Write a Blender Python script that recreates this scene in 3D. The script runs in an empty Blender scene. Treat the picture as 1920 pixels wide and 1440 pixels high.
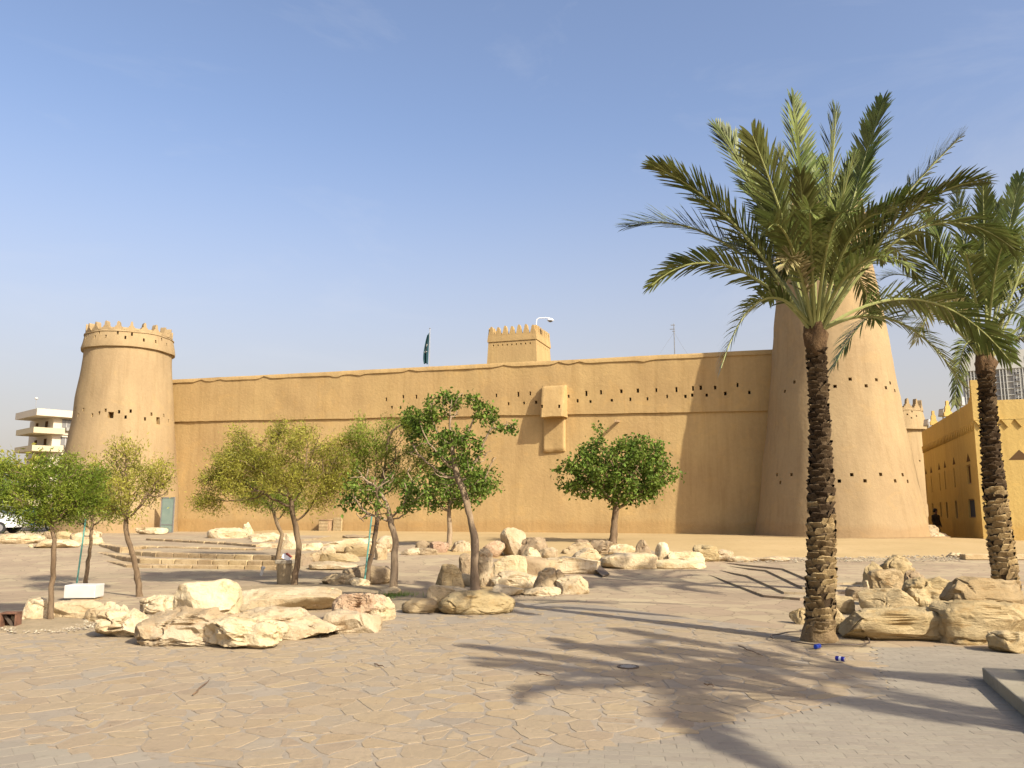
import bpy, bmesh, math, random
import numpy as np
from mathutils import Vector, Matrix, noise
R = math.radians
random.seed(7); rng = np.random.default_rng(7)
scene = bpy.context.scene
C = scene.collection

# ------------------------------------------------------------------ camera, sky, sun, exposure
CAM_H = 1.7; FPX = 1553.0; PITCH = math.atan(238/FPX)
cd = bpy.data.cameras.new('camera'); cam = bpy.data.objects.new('camera', cd); C.objects.link(cam)
cam.location = (0, 0, CAM_H); cam.rotation_euler = (math.pi/2 + PITCH, 0, 0)
cd.sensor_width = 36; cd.lens = FPX/1920*36; cd.clip_start = 0.1; cd.clip_end = 6000
scene.camera = cam
SUN_AZ = (0.70, -0.714); SUN_EL = R(36)
SUN_DIR = Vector((SUN_AZ[0]*math.cos(SUN_EL), SUN_AZ[1]*math.cos(SUN_EL), math.sin(SUN_EL)))
w = bpy.data.worlds.new('World'); scene.world = w; w.use_nodes = True
nt = w.node_tree; nt.nodes.clear()
sky = nt.nodes.new('ShaderNodeTexSky'); sky.sky_type = 'NISHITA'; sky.sun_disc = False
sky.sun_elevation = SUN_EL; sky.sun_rotation = math.atan2(SUN_AZ[0], SUN_AZ[1])
sky.altitude = 600; sky.air_density = 1.0; sky.dust_density = 5.0; sky.ozone_density = 1.3
bg = nt.nodes.new('ShaderNodeBackground'); bg.inputs['Strength'].default_value = 0.15
wo = nt.nodes.new('ShaderNodeOutputWorld')
# faint high cirrus, the same all over the dome
tc = nt.nodes.new('ShaderNodeTexCoord'); mp = nt.nodes.new('ShaderNodeMapping')
mp.inputs['Scale'].default_value = (1.3, 1.3, 4.5)
ns = nt.nodes.new('ShaderNodeTexNoise'); ns.inputs['Scale'].default_value = 2.2; ns.inputs['Detail'].default_value = 9
ns.inputs['Roughness'].default_value = 0.62; ns.inputs['Distortion'].default_value = 0.6
cr = nt.nodes.new('ShaderNodeValToRGB'); cr.color_ramp.elements[0].position = 0.5; cr.color_ramp.elements[1].position = 0.85
cr.color_ramp.elements[0].color = (0, 0, 0, 1); cr.color_ramp.elements[1].color = (0.24, 0.24, 0.24, 1)
mx = nt.nodes.new('ShaderNodeMixRGB'); mx.inputs['Color2'].default_value = (3.6, 3.6, 3.7, 1)
nt.links.new(tc.outputs['Generated'], mp.inputs['Vector']); nt.links.new(mp.outputs['Vector'], ns.inputs['Vector'])
nt.links.new(ns.outputs['Fac'], cr.inputs['Fac']); nt.links.new(cr.outputs['Color'], mx.inputs['Fac'])
# dusty air low over the horizon, the same in every direction
sx_ = nt.nodes.new('ShaderNodeSeparateXYZ'); nt.links.new(tc.outputs['Generated'], sx_.inputs['Vector'])
hr_ = nt.nodes.new('ShaderNodeMapRange'); hr_.interpolation_type = 'SMOOTHSTEP'
for k_, v_ in (('From Min', -0.05), ('From Max', 0.46), ('To Min', 0.98), ('To Max', 0.0)): hr_.inputs[k_].default_value = v_
nt.links.new(sx_.outputs['Z'], hr_.inputs['Value'])
hz_ = nt.nodes.new('ShaderNodeMixRGB'); hz_.inputs['Color2'].default_value = (2.70, 2.42, 2.16, 1)
nt.links.new(hr_.outputs['Result'], hz_.inputs['Fac']); ti_ = nt.nodes.new('ShaderNodeMixRGB'); ti_.blend_type = 'MULTIPLY'; ti_.inputs['Fac'].default_value = 1; ti_.inputs['Color2'].default_value = (1.03, 0.972, 0.99, 1)
nt.links.new(sky.outputs['Color'], ti_.inputs['Color1']); nt.links.new(ti_.outputs['Color'], hz_.inputs['Color1'])
nt.links.new(hz_.outputs['Color'], mx.inputs['Color1']); nt.links.new(mx.outputs['Color'], bg.inputs['Color'])
nt.links.new(bg.outputs['Background'], wo.inputs['Surface'])
sl = bpy.data.lights.new('sun', 'SUN'); sl.energy = 4.9; sl.angle = R(0.53); sl.color = (1.0, 0.925, 0.79)
so = bpy.data.objects.new('sun', sl); C.objects.link(so)
so.rotation_euler = SUN_DIR.to_track_quat('Z', 'Y').to_euler(); so.location = (20, -22, 25)
vs = scene.view_settings; vs.view_transform = 'Standard'; vs.look = 'None'; vs.exposure = 0.66; vs.gamma = 1
scene.cycles.max_bounces = 6; scene.cycles.transparent_max_bounces = 6

# ------------------------------------------------------------------ geometry of the place seen from the camera
CP, SP = math.cos(PITCH), math.sin(PITCH)
def ray(px, py):
    u, v = px-960, 720-py
    return Vector((u, FPX*CP - v*SP, FPX*SP + v*CP))
def atz(px, py, z=0.0):
    d = ray(px, py); t = (z-CAM_H)/d.z
    return Vector((0, 0, CAM_H)) + d*t
def aty(px, py, Y):
    d = ray(px, py); return Vector((0, 0, CAM_H)) + d*(Y/d.y)
def mpp(Y, z=0.5):                                   # metres per photo pixel at distance Y
    return (Y*CP + (z-CAM_H)*SP)/FPX
def onplane(px, py, p0, n):
    d = ray(px, py); o = Vector((0, 0, CAM_H)); t = (p0-o).dot(n)/d.dot(n)
    return o + d*t
def S(t):
    t = min(1, max(0, t)); return t*t*(3-2*t)
def g(x, y):                                         # ground height
    z = 0.48*S((y-19.5)/14)
    return z - 0.42*S((x-17.0)/2)*S((y-35)/3)
def ong(px, py):                                     # photo point to ground
    z = 0.0
    for _ in range(12):
        p = atz(px, py, z)
        if p.y > 60 or p.y < 0: p = aty(px, py, 60)
        z = 0.5*z + 0.5*g(p.x, p.y)
    return Vector((p.x, p.y, g(p.x, p.y)))

# ------------------------------------------------------------------ object helpers
def tag(o, label=None, cat=None, group=None, kind=None):
    if label: o['label'] = label
    if cat: o['category'] = cat
    if group: o['group'] = group
    if kind: o['kind'] = kind
    return o
def link(name, me, parent=None, loc=None):
    o = bpy.data.objects.new(name, me); C.objects.link(o)
    if parent is not None: o.parent = parent
    if loc is not None: o.location = loc
    return o
def empty(name, loc=(0, 0, 0), rz=0.0):
    o = bpy.data.objects.new(name, None); C.objects.link(o); o.location = loc; o.rotation_euler = (0, 0, rz)
    o.empty_display_size = 0.2
    return o
def mesh(name, v, f, mats, smooth=False, sharp=None, midx=None):
    me = bpy.data.meshes.new(name)
    if isinstance(v, np.ndarray): v = v.tolist()
    me.from_pydata(v, [], f)
    for m in (mats if isinstance(mats, (list, tuple)) else [mats]): me.materials.append(m)
    if midx is not None: me.polygons.foreach_set('material_index', midx)
    if smooth:
        me.shade_smooth()
        if sharp: me.set_sharp_from_angle(angle=R(sharp))
    me.update()
    return me
class MB:
    def __init__(s): s.v = []; s.f = []; s.m = []
    def add(s, v, f, m=0):
        o = len(s.v); s.v += [tuple(p) for p in v]; s.f += [[i+o for i in q] for q in f]; s.m += [m]*len(f); return s
    def box(s, c, size, M=None, m=0, taper=1.0):
        x, y, z = size[0]/2, size[1]/2, size[2]/2; t = taper
        vs_ = [(-x, -y, -z), (x, -y, -z), (x, y, -z), (-x, y, -z), (-x*t, -y*t, z), (x*t, -y*t, z), (x*t, y*t, z), (-x*t, y*t, z)]
        c = Vector(c)
        vs_ = [(M @ Vector(p) if M else Vector(p)) + c for p in vs_]
        return s.add(vs_, [(0, 3, 2, 1), (4, 5, 6, 7), (0, 1, 5, 4), (1, 2, 6, 5), (2, 3, 7, 6), (3, 0, 4, 7)], m)
    def prism(s, poly, z0, z1, m=0):                  # poly in plan, counter-clockwise
        n = len(poly); b = [(p[0], p[1], z0) for p in poly]; t = [(p[0], p[1], z1) for p in poly]
        return s.add(b+t, [list(range(n))[::-1], list(range(n, 2*n))] + [(i, (i+1) % n, n+(i+1) % n, n+i) for i in range(n)], m)
    def extr(s, poly, O, U, V, N, d, m=0):            # poly in plane (U,V) at O, extruded along N by d
        n = len(poly); O, U, V, N = Vector(O), Vector(U), Vector(V), Vector(N)
        a = [O+U*p[0]+V*p[1] for p in poly]; b = [q+N*d for q in a]
        return s.add(a+b, [list(range(n))[::-1], list(range(n, 2*n))] + [(i, (i+1) % n, n+(i+1) % n, n+i) for i in range(n)], m)
    def tube(s, pts, rad, k=8, m=0, cap=True):
        pts = [Vector(p) for p in pts]; n = len(pts)
        if not isinstance(rad, (list, tuple)): rad = [rad]*n
        rings = []; ref = None
        for i, p in enumerate(pts):
            d = (pts[min(i+1, n-1)] - pts[max(i-1, 0)]).normalized()
            if ref is None: ref = d.orthogonal().normalized()
            ref = (ref - d*ref.dot(d)).normalized() if (ref - d*ref.dot(d)).length > 1e-5 else d.orthogonal().normalized()
            b = d.cross(ref)
            rings += [p + (ref*math.cos(2*math.pi*j/k) + b*math.sin(2*math.pi*j/k))*rad[i] for j in range(k)]
        f = [(i*k+j, i*k+(j+1) % k, (i+1)*k+(j+1) % k, (i+1)*k+j) for i in range(n-1) for j in range(k)]
        if cap: f += [list(range(k))[::-1], list(range((n-1)*k, n*k))]
        return s.add(rings, f, m)
    def build(s, name, mats, parent=None, loc=None, smooth=False, sharp=None):
        me = mesh(name, s.v, s.f, mats, smooth, sharp, s.m)
        return link(name, me, parent, loc)
def rotz(a): return Matrix.Rotation(a, 3, 'Z')

# ------------------------------------------------------------------ materials
def nodes(name):
    m = bpy.data.materials.new(name); m.use_nodes = True; t = m.node_tree
    b = t.nodes['Principled BSDF']; return m, t, b
def N(t, kind, **kw):
    n = t.nodes.new('ShaderNode'+kind)
    for k, v in kw.items():
        if k in n.inputs: n.inputs[k].default_value = v
        else: setattr(n, k, v)
    return n
def c4(c): return (c[0], c[1], c[2], 1)
def hsv_var(t, col_out, val_out, amt, hue=0.0):
    """scale a colour by 1-amt..1+amt driven by a 0..1 value"""
    mr = N(t, 'MapRange'); mr.inputs['To Min'].default_value = 1-amt; mr.inputs['To Max'].default_value = 1+amt
    t.links.new(val_out, mr.inputs['Value'])
    h = N(t, 'HueSaturation'); t.links.new(col_out, h.inputs['Color']); t.links.new(mr.outputs['Result'], h.inputs['Value'])
    if hue:
        m2 = N(t, 'MapRange'); m2.inputs['To Min'].default_value = 0.5-hue; m2.inputs['To Max'].default_value = 0.5+hue
        t.links.new(val_out, m2.inputs['Value']); t.links.new(m2.outputs['Result'], h.inputs['Hue'])
    return h.outputs['Color']
def rock_mat(name, ca, cb, cc, s1=1.2, s2=9, rough=0.9, bump=0.4, bdist=0.03, bscale=14, var=0.12, island=0.0, stretch=(1, 1, 1), spec=0.15, pits=0.0, bdetail=8, dust=None, alb=0.575):
    ca, cb, cc = [tuple(q_*alb for q_ in c_) for c_ in (ca, cb, cc)]
    if dust: dust = tuple(q_*alb for q_ in dust)
    m, t, b = nodes(name); geo = N(t, 'NewGeometry')
    mp_ = N(t, 'Mapping'); mp_.inputs['Scale'].default_value = stretch
    t.links.new(geo.outputs['Position'], mp_.inputs['Vector'])
    n1 = N(t, 'TexNoise', Scale=s1, Detail=5, Roughness=0.6); n2 = N(t, 'TexNoise', Scale=s2, Detail=7, Roughness=0.65)
    for n_ in (n1, n2): t.links.new(mp_.outputs['Vector'], n_.inputs['Vector'])
    r1 = N(t, 'ValToRGB'); r1.color_ramp.elements[0].position = 0.36; r1.color_ramp.elements[1].position = 0.66
    r1.color_ramp.elements[0].color = c4(ca); r1.color_ramp.elements[1].color = c4(cb)
    r2 = N(t, 'ValToRGB'); r2.color_ramp.elements[0].position = 0.54; r2.color_ramp.elements[1].position = 0.72
    r2.color_ramp.elements[0].color = (0, 0, 0, 1); r2.color_ramp.elements[1].color = (1, 1, 1, 1)
    t.links.new(n1.outputs['Fac'], r1.inputs['Fac']); t.links.new(n2.outputs['Fac'], r2.inputs['Fac'])
    mix = N(t, 'MixRGB'); mix.inputs['Color2'].default_value = c4(cc)
    t.links.new(r2.outputs['Color'], mix.inputs['Fac']); t.links.new(r1.outputs['Color'], mix.inputs['Color1'])
    col = mix.outputs['Color']
    if var: oi = N(t, 'ObjectInfo'); col = hsv_var(t, col, oi.outputs['Random'], var, 0.004)
    if island: col = hsv_var(t, col, geo.outputs['Random Per Island'], island, island*0.04)
    if dust:
        nd_ = N(t, 'TexNoise', Scale=1.1, Detail=9, Roughness=0.7); t.links.new(geo.outputs['Position'], nd_.inputs['Vector'])
        rd = N(t, 'ValToRGB'); rd.color_ramp.elements[0].position = 0.42; rd.color_ramp.elements[1].position = 0.64
        rd.color_ramp.elements[0].color = (0.34, 0.34, 0.34, 1); rd.color_ramp.elements[1].color = (0.96, 0.96, 0.96, 1)
        md_ = N(t, 'MixRGB'); md_.inputs['Color2'].default_value = c4(dust); t.links.new(nd_.outputs['Fac'], rd.inputs['Fac'])
        t.links.new(rd.outputs['Color'], md_.inputs['Fac']); t.links.new(col, md_.inputs['Color1']); col = md_.outputs['Color']
    t.links.new(col, b.inputs['Base Color'])
    b.inputs['Roughness'].default_value = rough; b.inputs['Specular IOR Level'].default_value = spec
    n3 = N(t, 'TexNoise', Scale=bscale, Detail=bdetail, Roughness=0.68); t.links.new(mp_.outputs['Vector'], n3.inputs['Vector'])
    bp = N(t, 'Bump', Strength=bump, Distance=bdist); t.links.new(n3.outputs['Fac'], bp.inputs['Height'])
    last = bp
    if pits:
        vo = N(t, 'TexVoronoi', Scale=pits); t.links.new(mp_.outputs['Vector'], vo.inputs['Vector'])
        rp = N(t, 'ValToRGB'); rp.color_ramp.elements[0].position = 0.0; rp.color_ramp.elements[1].position = 0.35
        t.links.new(vo.outputs['Distance'], rp.inputs['Fac'])
        b2 = N(t, 'Bump', Strength=0.6, Distance=bdist); t.links.new(rp.outputs['Color'], b2.inputs['Height'])
        t.links.new(bp.outputs['Normal'], b2.inputs['Normal']); last = b2
    t.links.new(last.outputs['Normal'], b.inputs['Normal'])
    return m
def plain(name, c, rough=0.6, metal=0.0, spec=0.3, var=0.06, nscale=6.0):
    m, t, b = nodes(name); geo = N(t, 'NewGeometry'); n1 = N(t, 'TexNoise', Scale=nscale, Detail=5)
    t.links.new(geo.outputs['Position'], n1.inputs['Vector'])
    rg = N(t, 'RGB'); rg.outputs[0].default_value = c4(c)
    t.links.new(hsv_var(t, rg.outputs[0], n1.outputs['Fac'], var), b.inputs['Base Color'])
    b.inputs['Roughness'].default_value = rough; b.inputs['Metallic'].default_value = metal; b.inputs['Specular IOR Level'].default_value = spec
    return m
def leaf_mat(name, ca, cb, trans=0.3, rough=0.5, nscale=2.5, var=0.3, objvar=0.0, tw=1.35, spec=0.2):
    m, t, b = nodes(name); geo = N(t, 'NewGeometry'); n1 = N(t, 'TexNoise', Scale=nscale, Detail=3)
    t.links.new(geo.outputs['Position'], n1.inputs['Vector'])
    r1 = N(t, 'ValToRGB'); r1.color_ramp.elements[0].position = 0.38; r1.color_ramp.elements[1].position = 0.62
    r1.color_ramp.elements[0].color = c4(ca); r1.color_ramp.elements[1].color = c4(cb); t.links.new(n1.outputs['Fac'], r1.inputs['Fac'])
    col = hsv_var(t, r1.outputs['Color'], geo.outputs['Random Per Island'], var, 0.012)
    if objvar: oi = N(t, 'ObjectInfo'); col = hsv_var(t, col, oi.outputs['Random'], objvar, 0.015)
    t.links.new(col, b.inputs['Base Color']); b.inputs['Roughness'].default_value = rough; b.inputs['Specular IOR Level'].default_value = spec
    tr = N(t, 'BsdfTranslucent'); hs = N(t, 'HueSaturation'); hs.inputs['Value'].default_value = tw
    t.links.new(col, hs.inputs['Color']); t.links.new(hs.outputs['Color'], tr.inputs['Color'])
    ms = N(t, 'MixShader'); ms.inputs['Fac'].default_value = trans
    t.links.new(b.outputs['BSDF'], ms.inputs[1]); t.links.new(tr.outputs['BSDF'], ms.inputs[2])
    t.links.new(ms.outputs['Shader'], t.nodes['Material Output'].inputs['Surface'])
    return m
def adobe_mat(name, base, streak=0.10, bump=0.35):
    m, t, b = nodes(name); geo = N(t, 'NewGeometry')
    mp_ = N(t, 'Mapping'); mp_.inputs['Scale'].default_value = (1, 1, 0.12); t.links.new(geo.outputs['Position'], mp_.inputs['Vector'])
    ns_ = N(t, 'TexNoise', Scale=1.6, Detail=6, Roughness=0.6); t.links.new(mp_.outputs['Vector'], ns_.inputs['Vector'])
    nb = N(t, 'TexNoise', Scale=0.35, Detail=5, Roughness=0.55); t.links.new(geo.outputs['Position'], nb.inputs['Vector'])
    nf = N(t, 'TexNoise', Scale=5.5, Detail=6, Roughness=0.7); t.links.new(geo.outputs['Position'], nf.inputs['Vector'])
    rg = N(t, 'RGB'); rg.outputs[0].default_value = c4(base)
    c_ = hsv_var(t, rg.outputs[0], ns_.outputs['Fac'], streak); c_ = hsv_var(t, c_, nb.outputs['Fac'], streak*1.3, 0.006); c_ = hsv_var(t, c_, nf.outputs['Fac'], streak*0.9)
    m2 = N(t, 'Mapping'); m2.inputs['Scale'].default_value = (3.2, 3.2, 0.09); t.links.new(geo.outputs['Position'], m2.inputs['Vector'])
    n5 = N(t, 'TexNoise', Scale=1.0, Detail=7, Roughness=0.7); t.links.new(m2.outputs['Vector'], n5.inputs['Vector'])
    r5 = N(t, 'ValToRGB'); r5.color_ramp.elements[0].position = 0.50; r5.color_ramp.elements[1].position = 0.72
    r5.color_ramp.elements[0].color = (1, 1, 1, 1); r5.color_ramp.elements[1].color = (0.86, 0.84, 0.81, 1); t.links.new(n5.outputs['Fac'], r5.inputs['Fac'])
    x5 = N(t, 'MixRGB', blend_type='MULTIPLY'); x5.inputs['Fac'].default_value = min(1.0, streak*7); t.links.new(c_, x5.inputs['Color1']); t.links.new(r5.outputs['Color'], x5.inputs['Color2'])
    v6 = N(t, 'TexNoise', Scale=0.8, Detail=3, Distortion=1.2); t.links.new(geo.outputs['Position'], v6.inputs['Vector'])
    r6 = N(t, 'ValToRGB'); r6.color_ramp.elements[0].position = 0.60; r6.color_ramp.elements[1].position = 0.63
    r6.color_ramp.elements[0].color = (1, 1, 1, 1); r6.color_ramp.elements[1].color = (1.05, 1.035, 1.0, 1); t.links.new(v6.outputs['Fac'], r6.inputs['Fac'])
    x6 = N(t, 'MixRGB', blend_type='MULTIPLY'); x6.inputs['Fac'].default_value = 1.0; t.links.new(x5.outputs['Color'], x6.inputs['Color1']); t.links.new(r6.outputs['Color'], x6.inputs['Color2'])
    sz_ = N(t, 'SeparateXYZ'); t.links.new(geo.outputs['Position'], sz_.inputs['Vector'])
    ad = N(t, 'Math', operation='MULTIPLY_ADD'); ad.inputs[1].default_value = -1.3; t.links.new(nb.outputs['Fac'], ad.inputs[0]); t.links.new(sz_.outputs['Z'], ad.inputs[2])
    ms_ = N(t, 'MapRange'); t.links.new(ad.outputs['Value'], ms_.inputs['Value'])
    for k_, v_ in (('From Min', 0.35), ('From Max', 0.62), ('To Min', 1.0), ('To Max', 0.0)): ms_.inputs[k_].default_value = v_
    x7 = N(t, 'MixRGB', blend_type='MULTIPLY'); x7.inputs['Color2'].default_value = (0.93, 0.88, 0.84, 1); t.links.new(ms_.outputs['Result'], x7.inputs['Fac']); t.links.new(x6.outputs['Color'], x7.inputs['Color1'])
    c_ = x7.outputs['Color']
    t.links.new(c_, b.inputs['Base Color']); b.inputs['Roughness'].default_value = 0.95; b.inputs['Specular IOR Level'].default_value = 0.08
    n3 = N(t, 'TexNoise', Scale=7, Detail=7, Roughness=0.62); t.links.new(geo.outputs['Position'], n3.inputs['Vector'])
    bp = N(t, 'Bump', Strength=bump, Distance=0.06); t.links.new(n3.outputs['Fac'], bp.inputs['Height']); t.links.new(bp.outputs['Normal'], b.inputs['Normal'])
    return m
M = {}
M['adobe'] = adobe_mat('adobe', (0.385, 0.264, 0.116), 0.16, 0.36)
M['adobe_pale'] = adobe_mat('adobe_pale', (0.30, 0.218, 0.116), 0.14, 0.34)
M['ochre'] = adobe_mat('ochre', (0.445, 0.315, 0.108), 0.13, 0.3)
M['lime'] = rock_mat('limestone', (0.48, 0.36, 0.20), (0.65, 0.53, 0.34), (0.37, 0.24, 0.11), s1=1.6, s2=5, bump=1.0, bdist=0.05, bscale=9, var=0.17, pits=0, alb=0.82)
M['lime_pitted'] = rock_mat('limestone_pitted', (0.50, 0.32, 0.19), (0.66, 0.48, 0.31), (0.38, 0.20, 0.11), s1=2.5, s2=9, bump=0.9, bdist=0.06, bscale=12, var=0.08, pits=16, alb=0.666)
M['lime_brown'] = rock_mat('limestone_brown', (0.33, 0.24, 0.14), (0.50, 0.38, 0.22), (0.27, 0.18, 0.10), s1=1.6, s2=6, bump=0.8, bdist=0.05, bscale=9, var=0.12, alb=0.720)  # brown limestone; its dark tone also stands in for shade on shadowed rocks
M['lime_yellow'] = rock_mat('limestone_yellow', (0.52, 0.38, 0.185), (0.66, 0.51, 0.28), (0.44, 0.285, 0.115), s1=1.4, s2=5, bump=0.85, bdist=0.06, bscale=8, var=0.08, stretch=(0.7, 0.7, 1.9), alb=0.588)
M['block'] = rock_mat('sandstone_block', (0.46, 0.33, 0.17), (0.62, 0.47, 0.27), (0.36, 0.24, 0.12), s1=2.5, s2=8, bump=0.7, bdist=0.03, bscale=18, var=0.16, alb=0.702)
M['flag'] = rock_mat('flagstone', (0.47, 0.36, 0.24), (0.58, 0.445, 0.285), (0.31, 0.235, 0.155), s1=1.1, s2=5, bump=0.6, bdist=0.02, bscale=14, var=0.12, island=0.06, dust=(0.475, 0.37, 0.232))
M['flag2'] = rock_mat('flagstone_ochre', (0.53, 0.39, 0.22), (0.61, 0.455, 0.265), (0.34, 0.25, 0.15), s1=1.1, s2=5, bump=0.6, bdist=0.02, bscale=14, var=0.10, island=0.06, dust=(0.475, 0.37, 0.232))
M['flag3'] = rock_mat('flagstone_grey', (0.42, 0.365, 0.285), (0.48, 0.41, 0.32), (0.40, 0.33, 0.25), s1=1.1, s2=5, bump=0.6, bdist=0.02, bscale=14, var=0.10, island=0.06, dust=(0.475, 0.37, 0.232))
M['paver'] = rock_mat('paver', (0.39, 0.335, 0.25), (0.455, 0.39, 0.29), (0.35, 0.295, 0.215), s1=0.6, s2=12, bump=0.3, bdist=0.008, bscale=40, var=0.05, island=0.05)
M['concrete'] = rock_mat('concrete', (0.42, 0.36, 0.25), (0.50, 0.43, 0.31), (0.36, 0.30, 0.21), s1=2, s2=12, bump=0.3, bdist=0.01, bscale=30, var=0.04, alb=0.594)
M['sand'] = rock_mat('sand', (0.57, 0.41, 0.19), (0.65, 0.47, 0.23), (0.51, 0.355, 0.16), s1=0.5, s2=4, bump=0.35, bdist=0.03, bscale=7, var=0, alb=0.612)
M['soil'] = rock_mat('soil', (0.40, 0.31, 0.18), (0.53, 0.41, 0.25), (0.30, 0.23, 0.13), s1=2.2, s2=10, bump=0.6, bdist=0.03, bscale=22, var=0, alb=0.612)
M['gravel'] = rock_mat('gravel', (0.50, 0.42, 0.29), (0.62, 0.53, 0.38), (0.40, 0.32, 0.22), s1=6, s2=20, bump=0.3, bdist=0.01, var=0, island=0.3)
M['bark'] = rock_mat('bark', (0.17, 0.115, 0.065), (0.29, 0.205, 0.12), (0.11, 0.075, 0.045), s1=5, s2=18, bump=0.8, bdist=0.02, bscale=30, var=0.12, stretch=(1, 1, 0.35), alb=0.72)
M['bark_pale'] = rock_mat('bark_pale', (0.30, 0.215, 0.13), (0.44, 0.33, 0.21), (0.20, 0.14, 0.085), s1=5, s2=18, bump=0.8, bdist=0.02, bscale=30, var=0.1, stretch=(1, 1, 0.35), alb=0.74)
M['leaf_feather'] = leaf_mat('leaf_feather', (0.19, 0.185, 0.027), (0.34, 0.31, 0.052), trans=0.35)
M['leaf_feather_green'] = leaf_mat('leaf_feather_green', (0.095, 0.14, 0.013), (0.21, 0.245, 0.03), trans=0.35)
M['leaf_broad'] = leaf_mat('leaf_broad', (0.07, 0.115, 0.016), (0.155, 0.205, 0.034), trans=0.25, rough=0.55, var=0.4, spec=0.12)
M['leaf_lime'] = leaf_mat('leaf_lime', (0.13, 0.18, 0.018), (0.25, 0.28, 0.04), trans=0.35)
M['frond'] = leaf_mat('palm_leaflet', (0.075, 0.096, 0.022), (0.155, 0.17, 0.048), trans=0.16, rough=0.36, nscale=1.5, var=0.35, objvar=0.25)
M['frond_dry'] = leaf_mat('palm_leaflet_dry', (0.24, 0.205, 0.095), (0.34, 0.29, 0.14), trans=0.22, rough=0.5, nscale=1.5, var=0.28, objvar=0.15)
M['rachis'] = plain('palm_rachis', (0.26, 0.27, 0.095), 0.45, var=0.25, nscale=3)
M['boot'] = rock_mat('palm_boot', (0.20, 0.135, 0.06), (0.36, 0.265, 0.135), (0.12, 0.075, 0.035), s1=5, s2=22, bump=0.8, bdist=0.02, bscale=40, var=0.32, stretch=(1, 1, 0.5), alb=0.95)
M['boot_shaded'] = rock_mat('palm_boot_shaded', (0.055, 0.035, 0.018), (0.115, 0.078, 0.042), (0.03, 0.02, 0.012), s1=5, s2=22, bump=0.8, bdist=0.02, bscale=40, var=0.35, alb=1)  # darkened boot colour, painting the crown's shade on the upper trunk
M['fibre'] = rock_mat('palm_fibre', (0.10, 0.06, 0.03), (0.17, 0.105, 0.05), (0.06, 0.035, 0.02), s1=6, s2=30, bump=1.0, bdist=0.03, bscale=40, var=0, alb=1)
M['fibre_pale'] = rock_mat('palm_root_mat', (0.17, 0.115, 0.055), (0.27, 0.19, 0.10), (0.11, 0.07, 0.035), s1=6, s2=22, bump=1.0, bdist=0.03, bscale=30, var=0, alb=1)
M['white'] = plain('white_paint', (0.50, 0.48, 0.43), 0.7, var=0.22, nscale=3.5)
M['cream'] = adobe_mat('cream_render', (0.52, 0.46, 0.35), 0.04, 0.1)
M['beige'] = adobe_mat('beige_render', (0.45, 0.385, 0.25), 0.04, 0.1)
M['tower_white'] = plain('tower_panel', (0.46, 0.455, 0.40), 0.6)
M['tower_grey'] = plain('tower_bay', (0.25, 0.24, 0.21), 0.6)
M['dark_glass'] = plain('dark_glass', (0.045, 0.04, 0.038), 0.15, spec=0.5)
M['glass_mid'] = plain('grey_glass', (0.16, 0.155, 0.145), 0.2, spec=0.5)
M['shutter'] = plain('blue_shutter', (0.05, 0.058, 0.085), 0.8, spec=0.05)
M['slit'] = plain('timber_slit', (0.10, 0.06, 0.03), 0.95, spec=0.02)
M['metal'] = plain('grey_metal', (0.30, 0.30, 0.29), 0.45, 0.6)
M['white_metal'] = plain('white_metal', (0.75, 0.75, 0.73), 0.35)
M['rust'] = rock_mat('rusty_steel', (0.10, 0.055, 0.035), (0.20, 0.10, 0.06), (0.06, 0.035, 0.025), s1=8, s2=25, bump=0.2, bdist=0.005, var=0, alb=1)
M['dark_steel'] = plain('dark_steel', (0.10, 0.075, 0.055), 0.55, 0.3, var=0.2)
M['teal'] = plain('teal_paint', (0.10, 0.27, 0.22), 0.5, var=0.2)
M['wood'] = rock_mat('weathered_timber', (0.30, 0.20, 0.11), (0.42, 0.30, 0.17), (0.2, 0.13, 0.07), s1=4, s2=20, bump=0.4, bdist=0.01, var=0.05, alb=0.9)
M['green_cloth'] = plain('flag_green', (0.010, 0.045, 0.052), 0.7, var=0.15)
M['black'] = plain('black_rubber', (0.025, 0.025, 0.025), 0.6)
M['can_blue'] = plain('can_blue', (0.025, 0.07, 0.42), 0.3, 0.4)
M['can_navy'] = plain('can_navy', (0.03, 0.03, 0.26), 0.3, 0.4)
M['alu'] = plain('aluminium', (0.6, 0.6, 0.6), 0.3, 0.9)
M['bin'] = rock_mat('bin_stone', (0.30, 0.235, 0.14), (0.38, 0.30, 0.18), (0.24, 0.18, 0.1), s1=3, s2=20, bump=0.3, bdist=0.01, var=0, alb=0.810)
M['paper'] = plain('paper', (0.7, 0.72, 0.76), 0.7)
M['red'] = plain('red_card', (0.28, 0.06, 0.04), 0.6)
M['car_white'] = plain('car_white', (0.72, 0.73, 0.72), 0.25, spec=0.5, var=0.01)
M['car_blue'] = plain('car_blue', (0.03, 0.07, 0.12), 0.25, spec=0.5, var=0.01)
M['jacket'] = plain('jacket', (0.05, 0.035, 0.02), 0.9)
M['trousers'] = plain('trousers', (0.34, 0.24, 0.10), 0.9)
M['skin'] = plain('skin', (0.22, 0.12, 0.07), 0.6)
M['hair'] = plain('hair', (0.012, 0.01, 0.009), 0.6)
M['grass'] = leaf_mat('grass', (0.10, 0.17, 0.03), (0.17, 0.22, 0.05), trans=0.25)
M['debris'] = plain('dry_debris', (0.16, 0.10, 0.055), 0.8, var=0.3)
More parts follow.
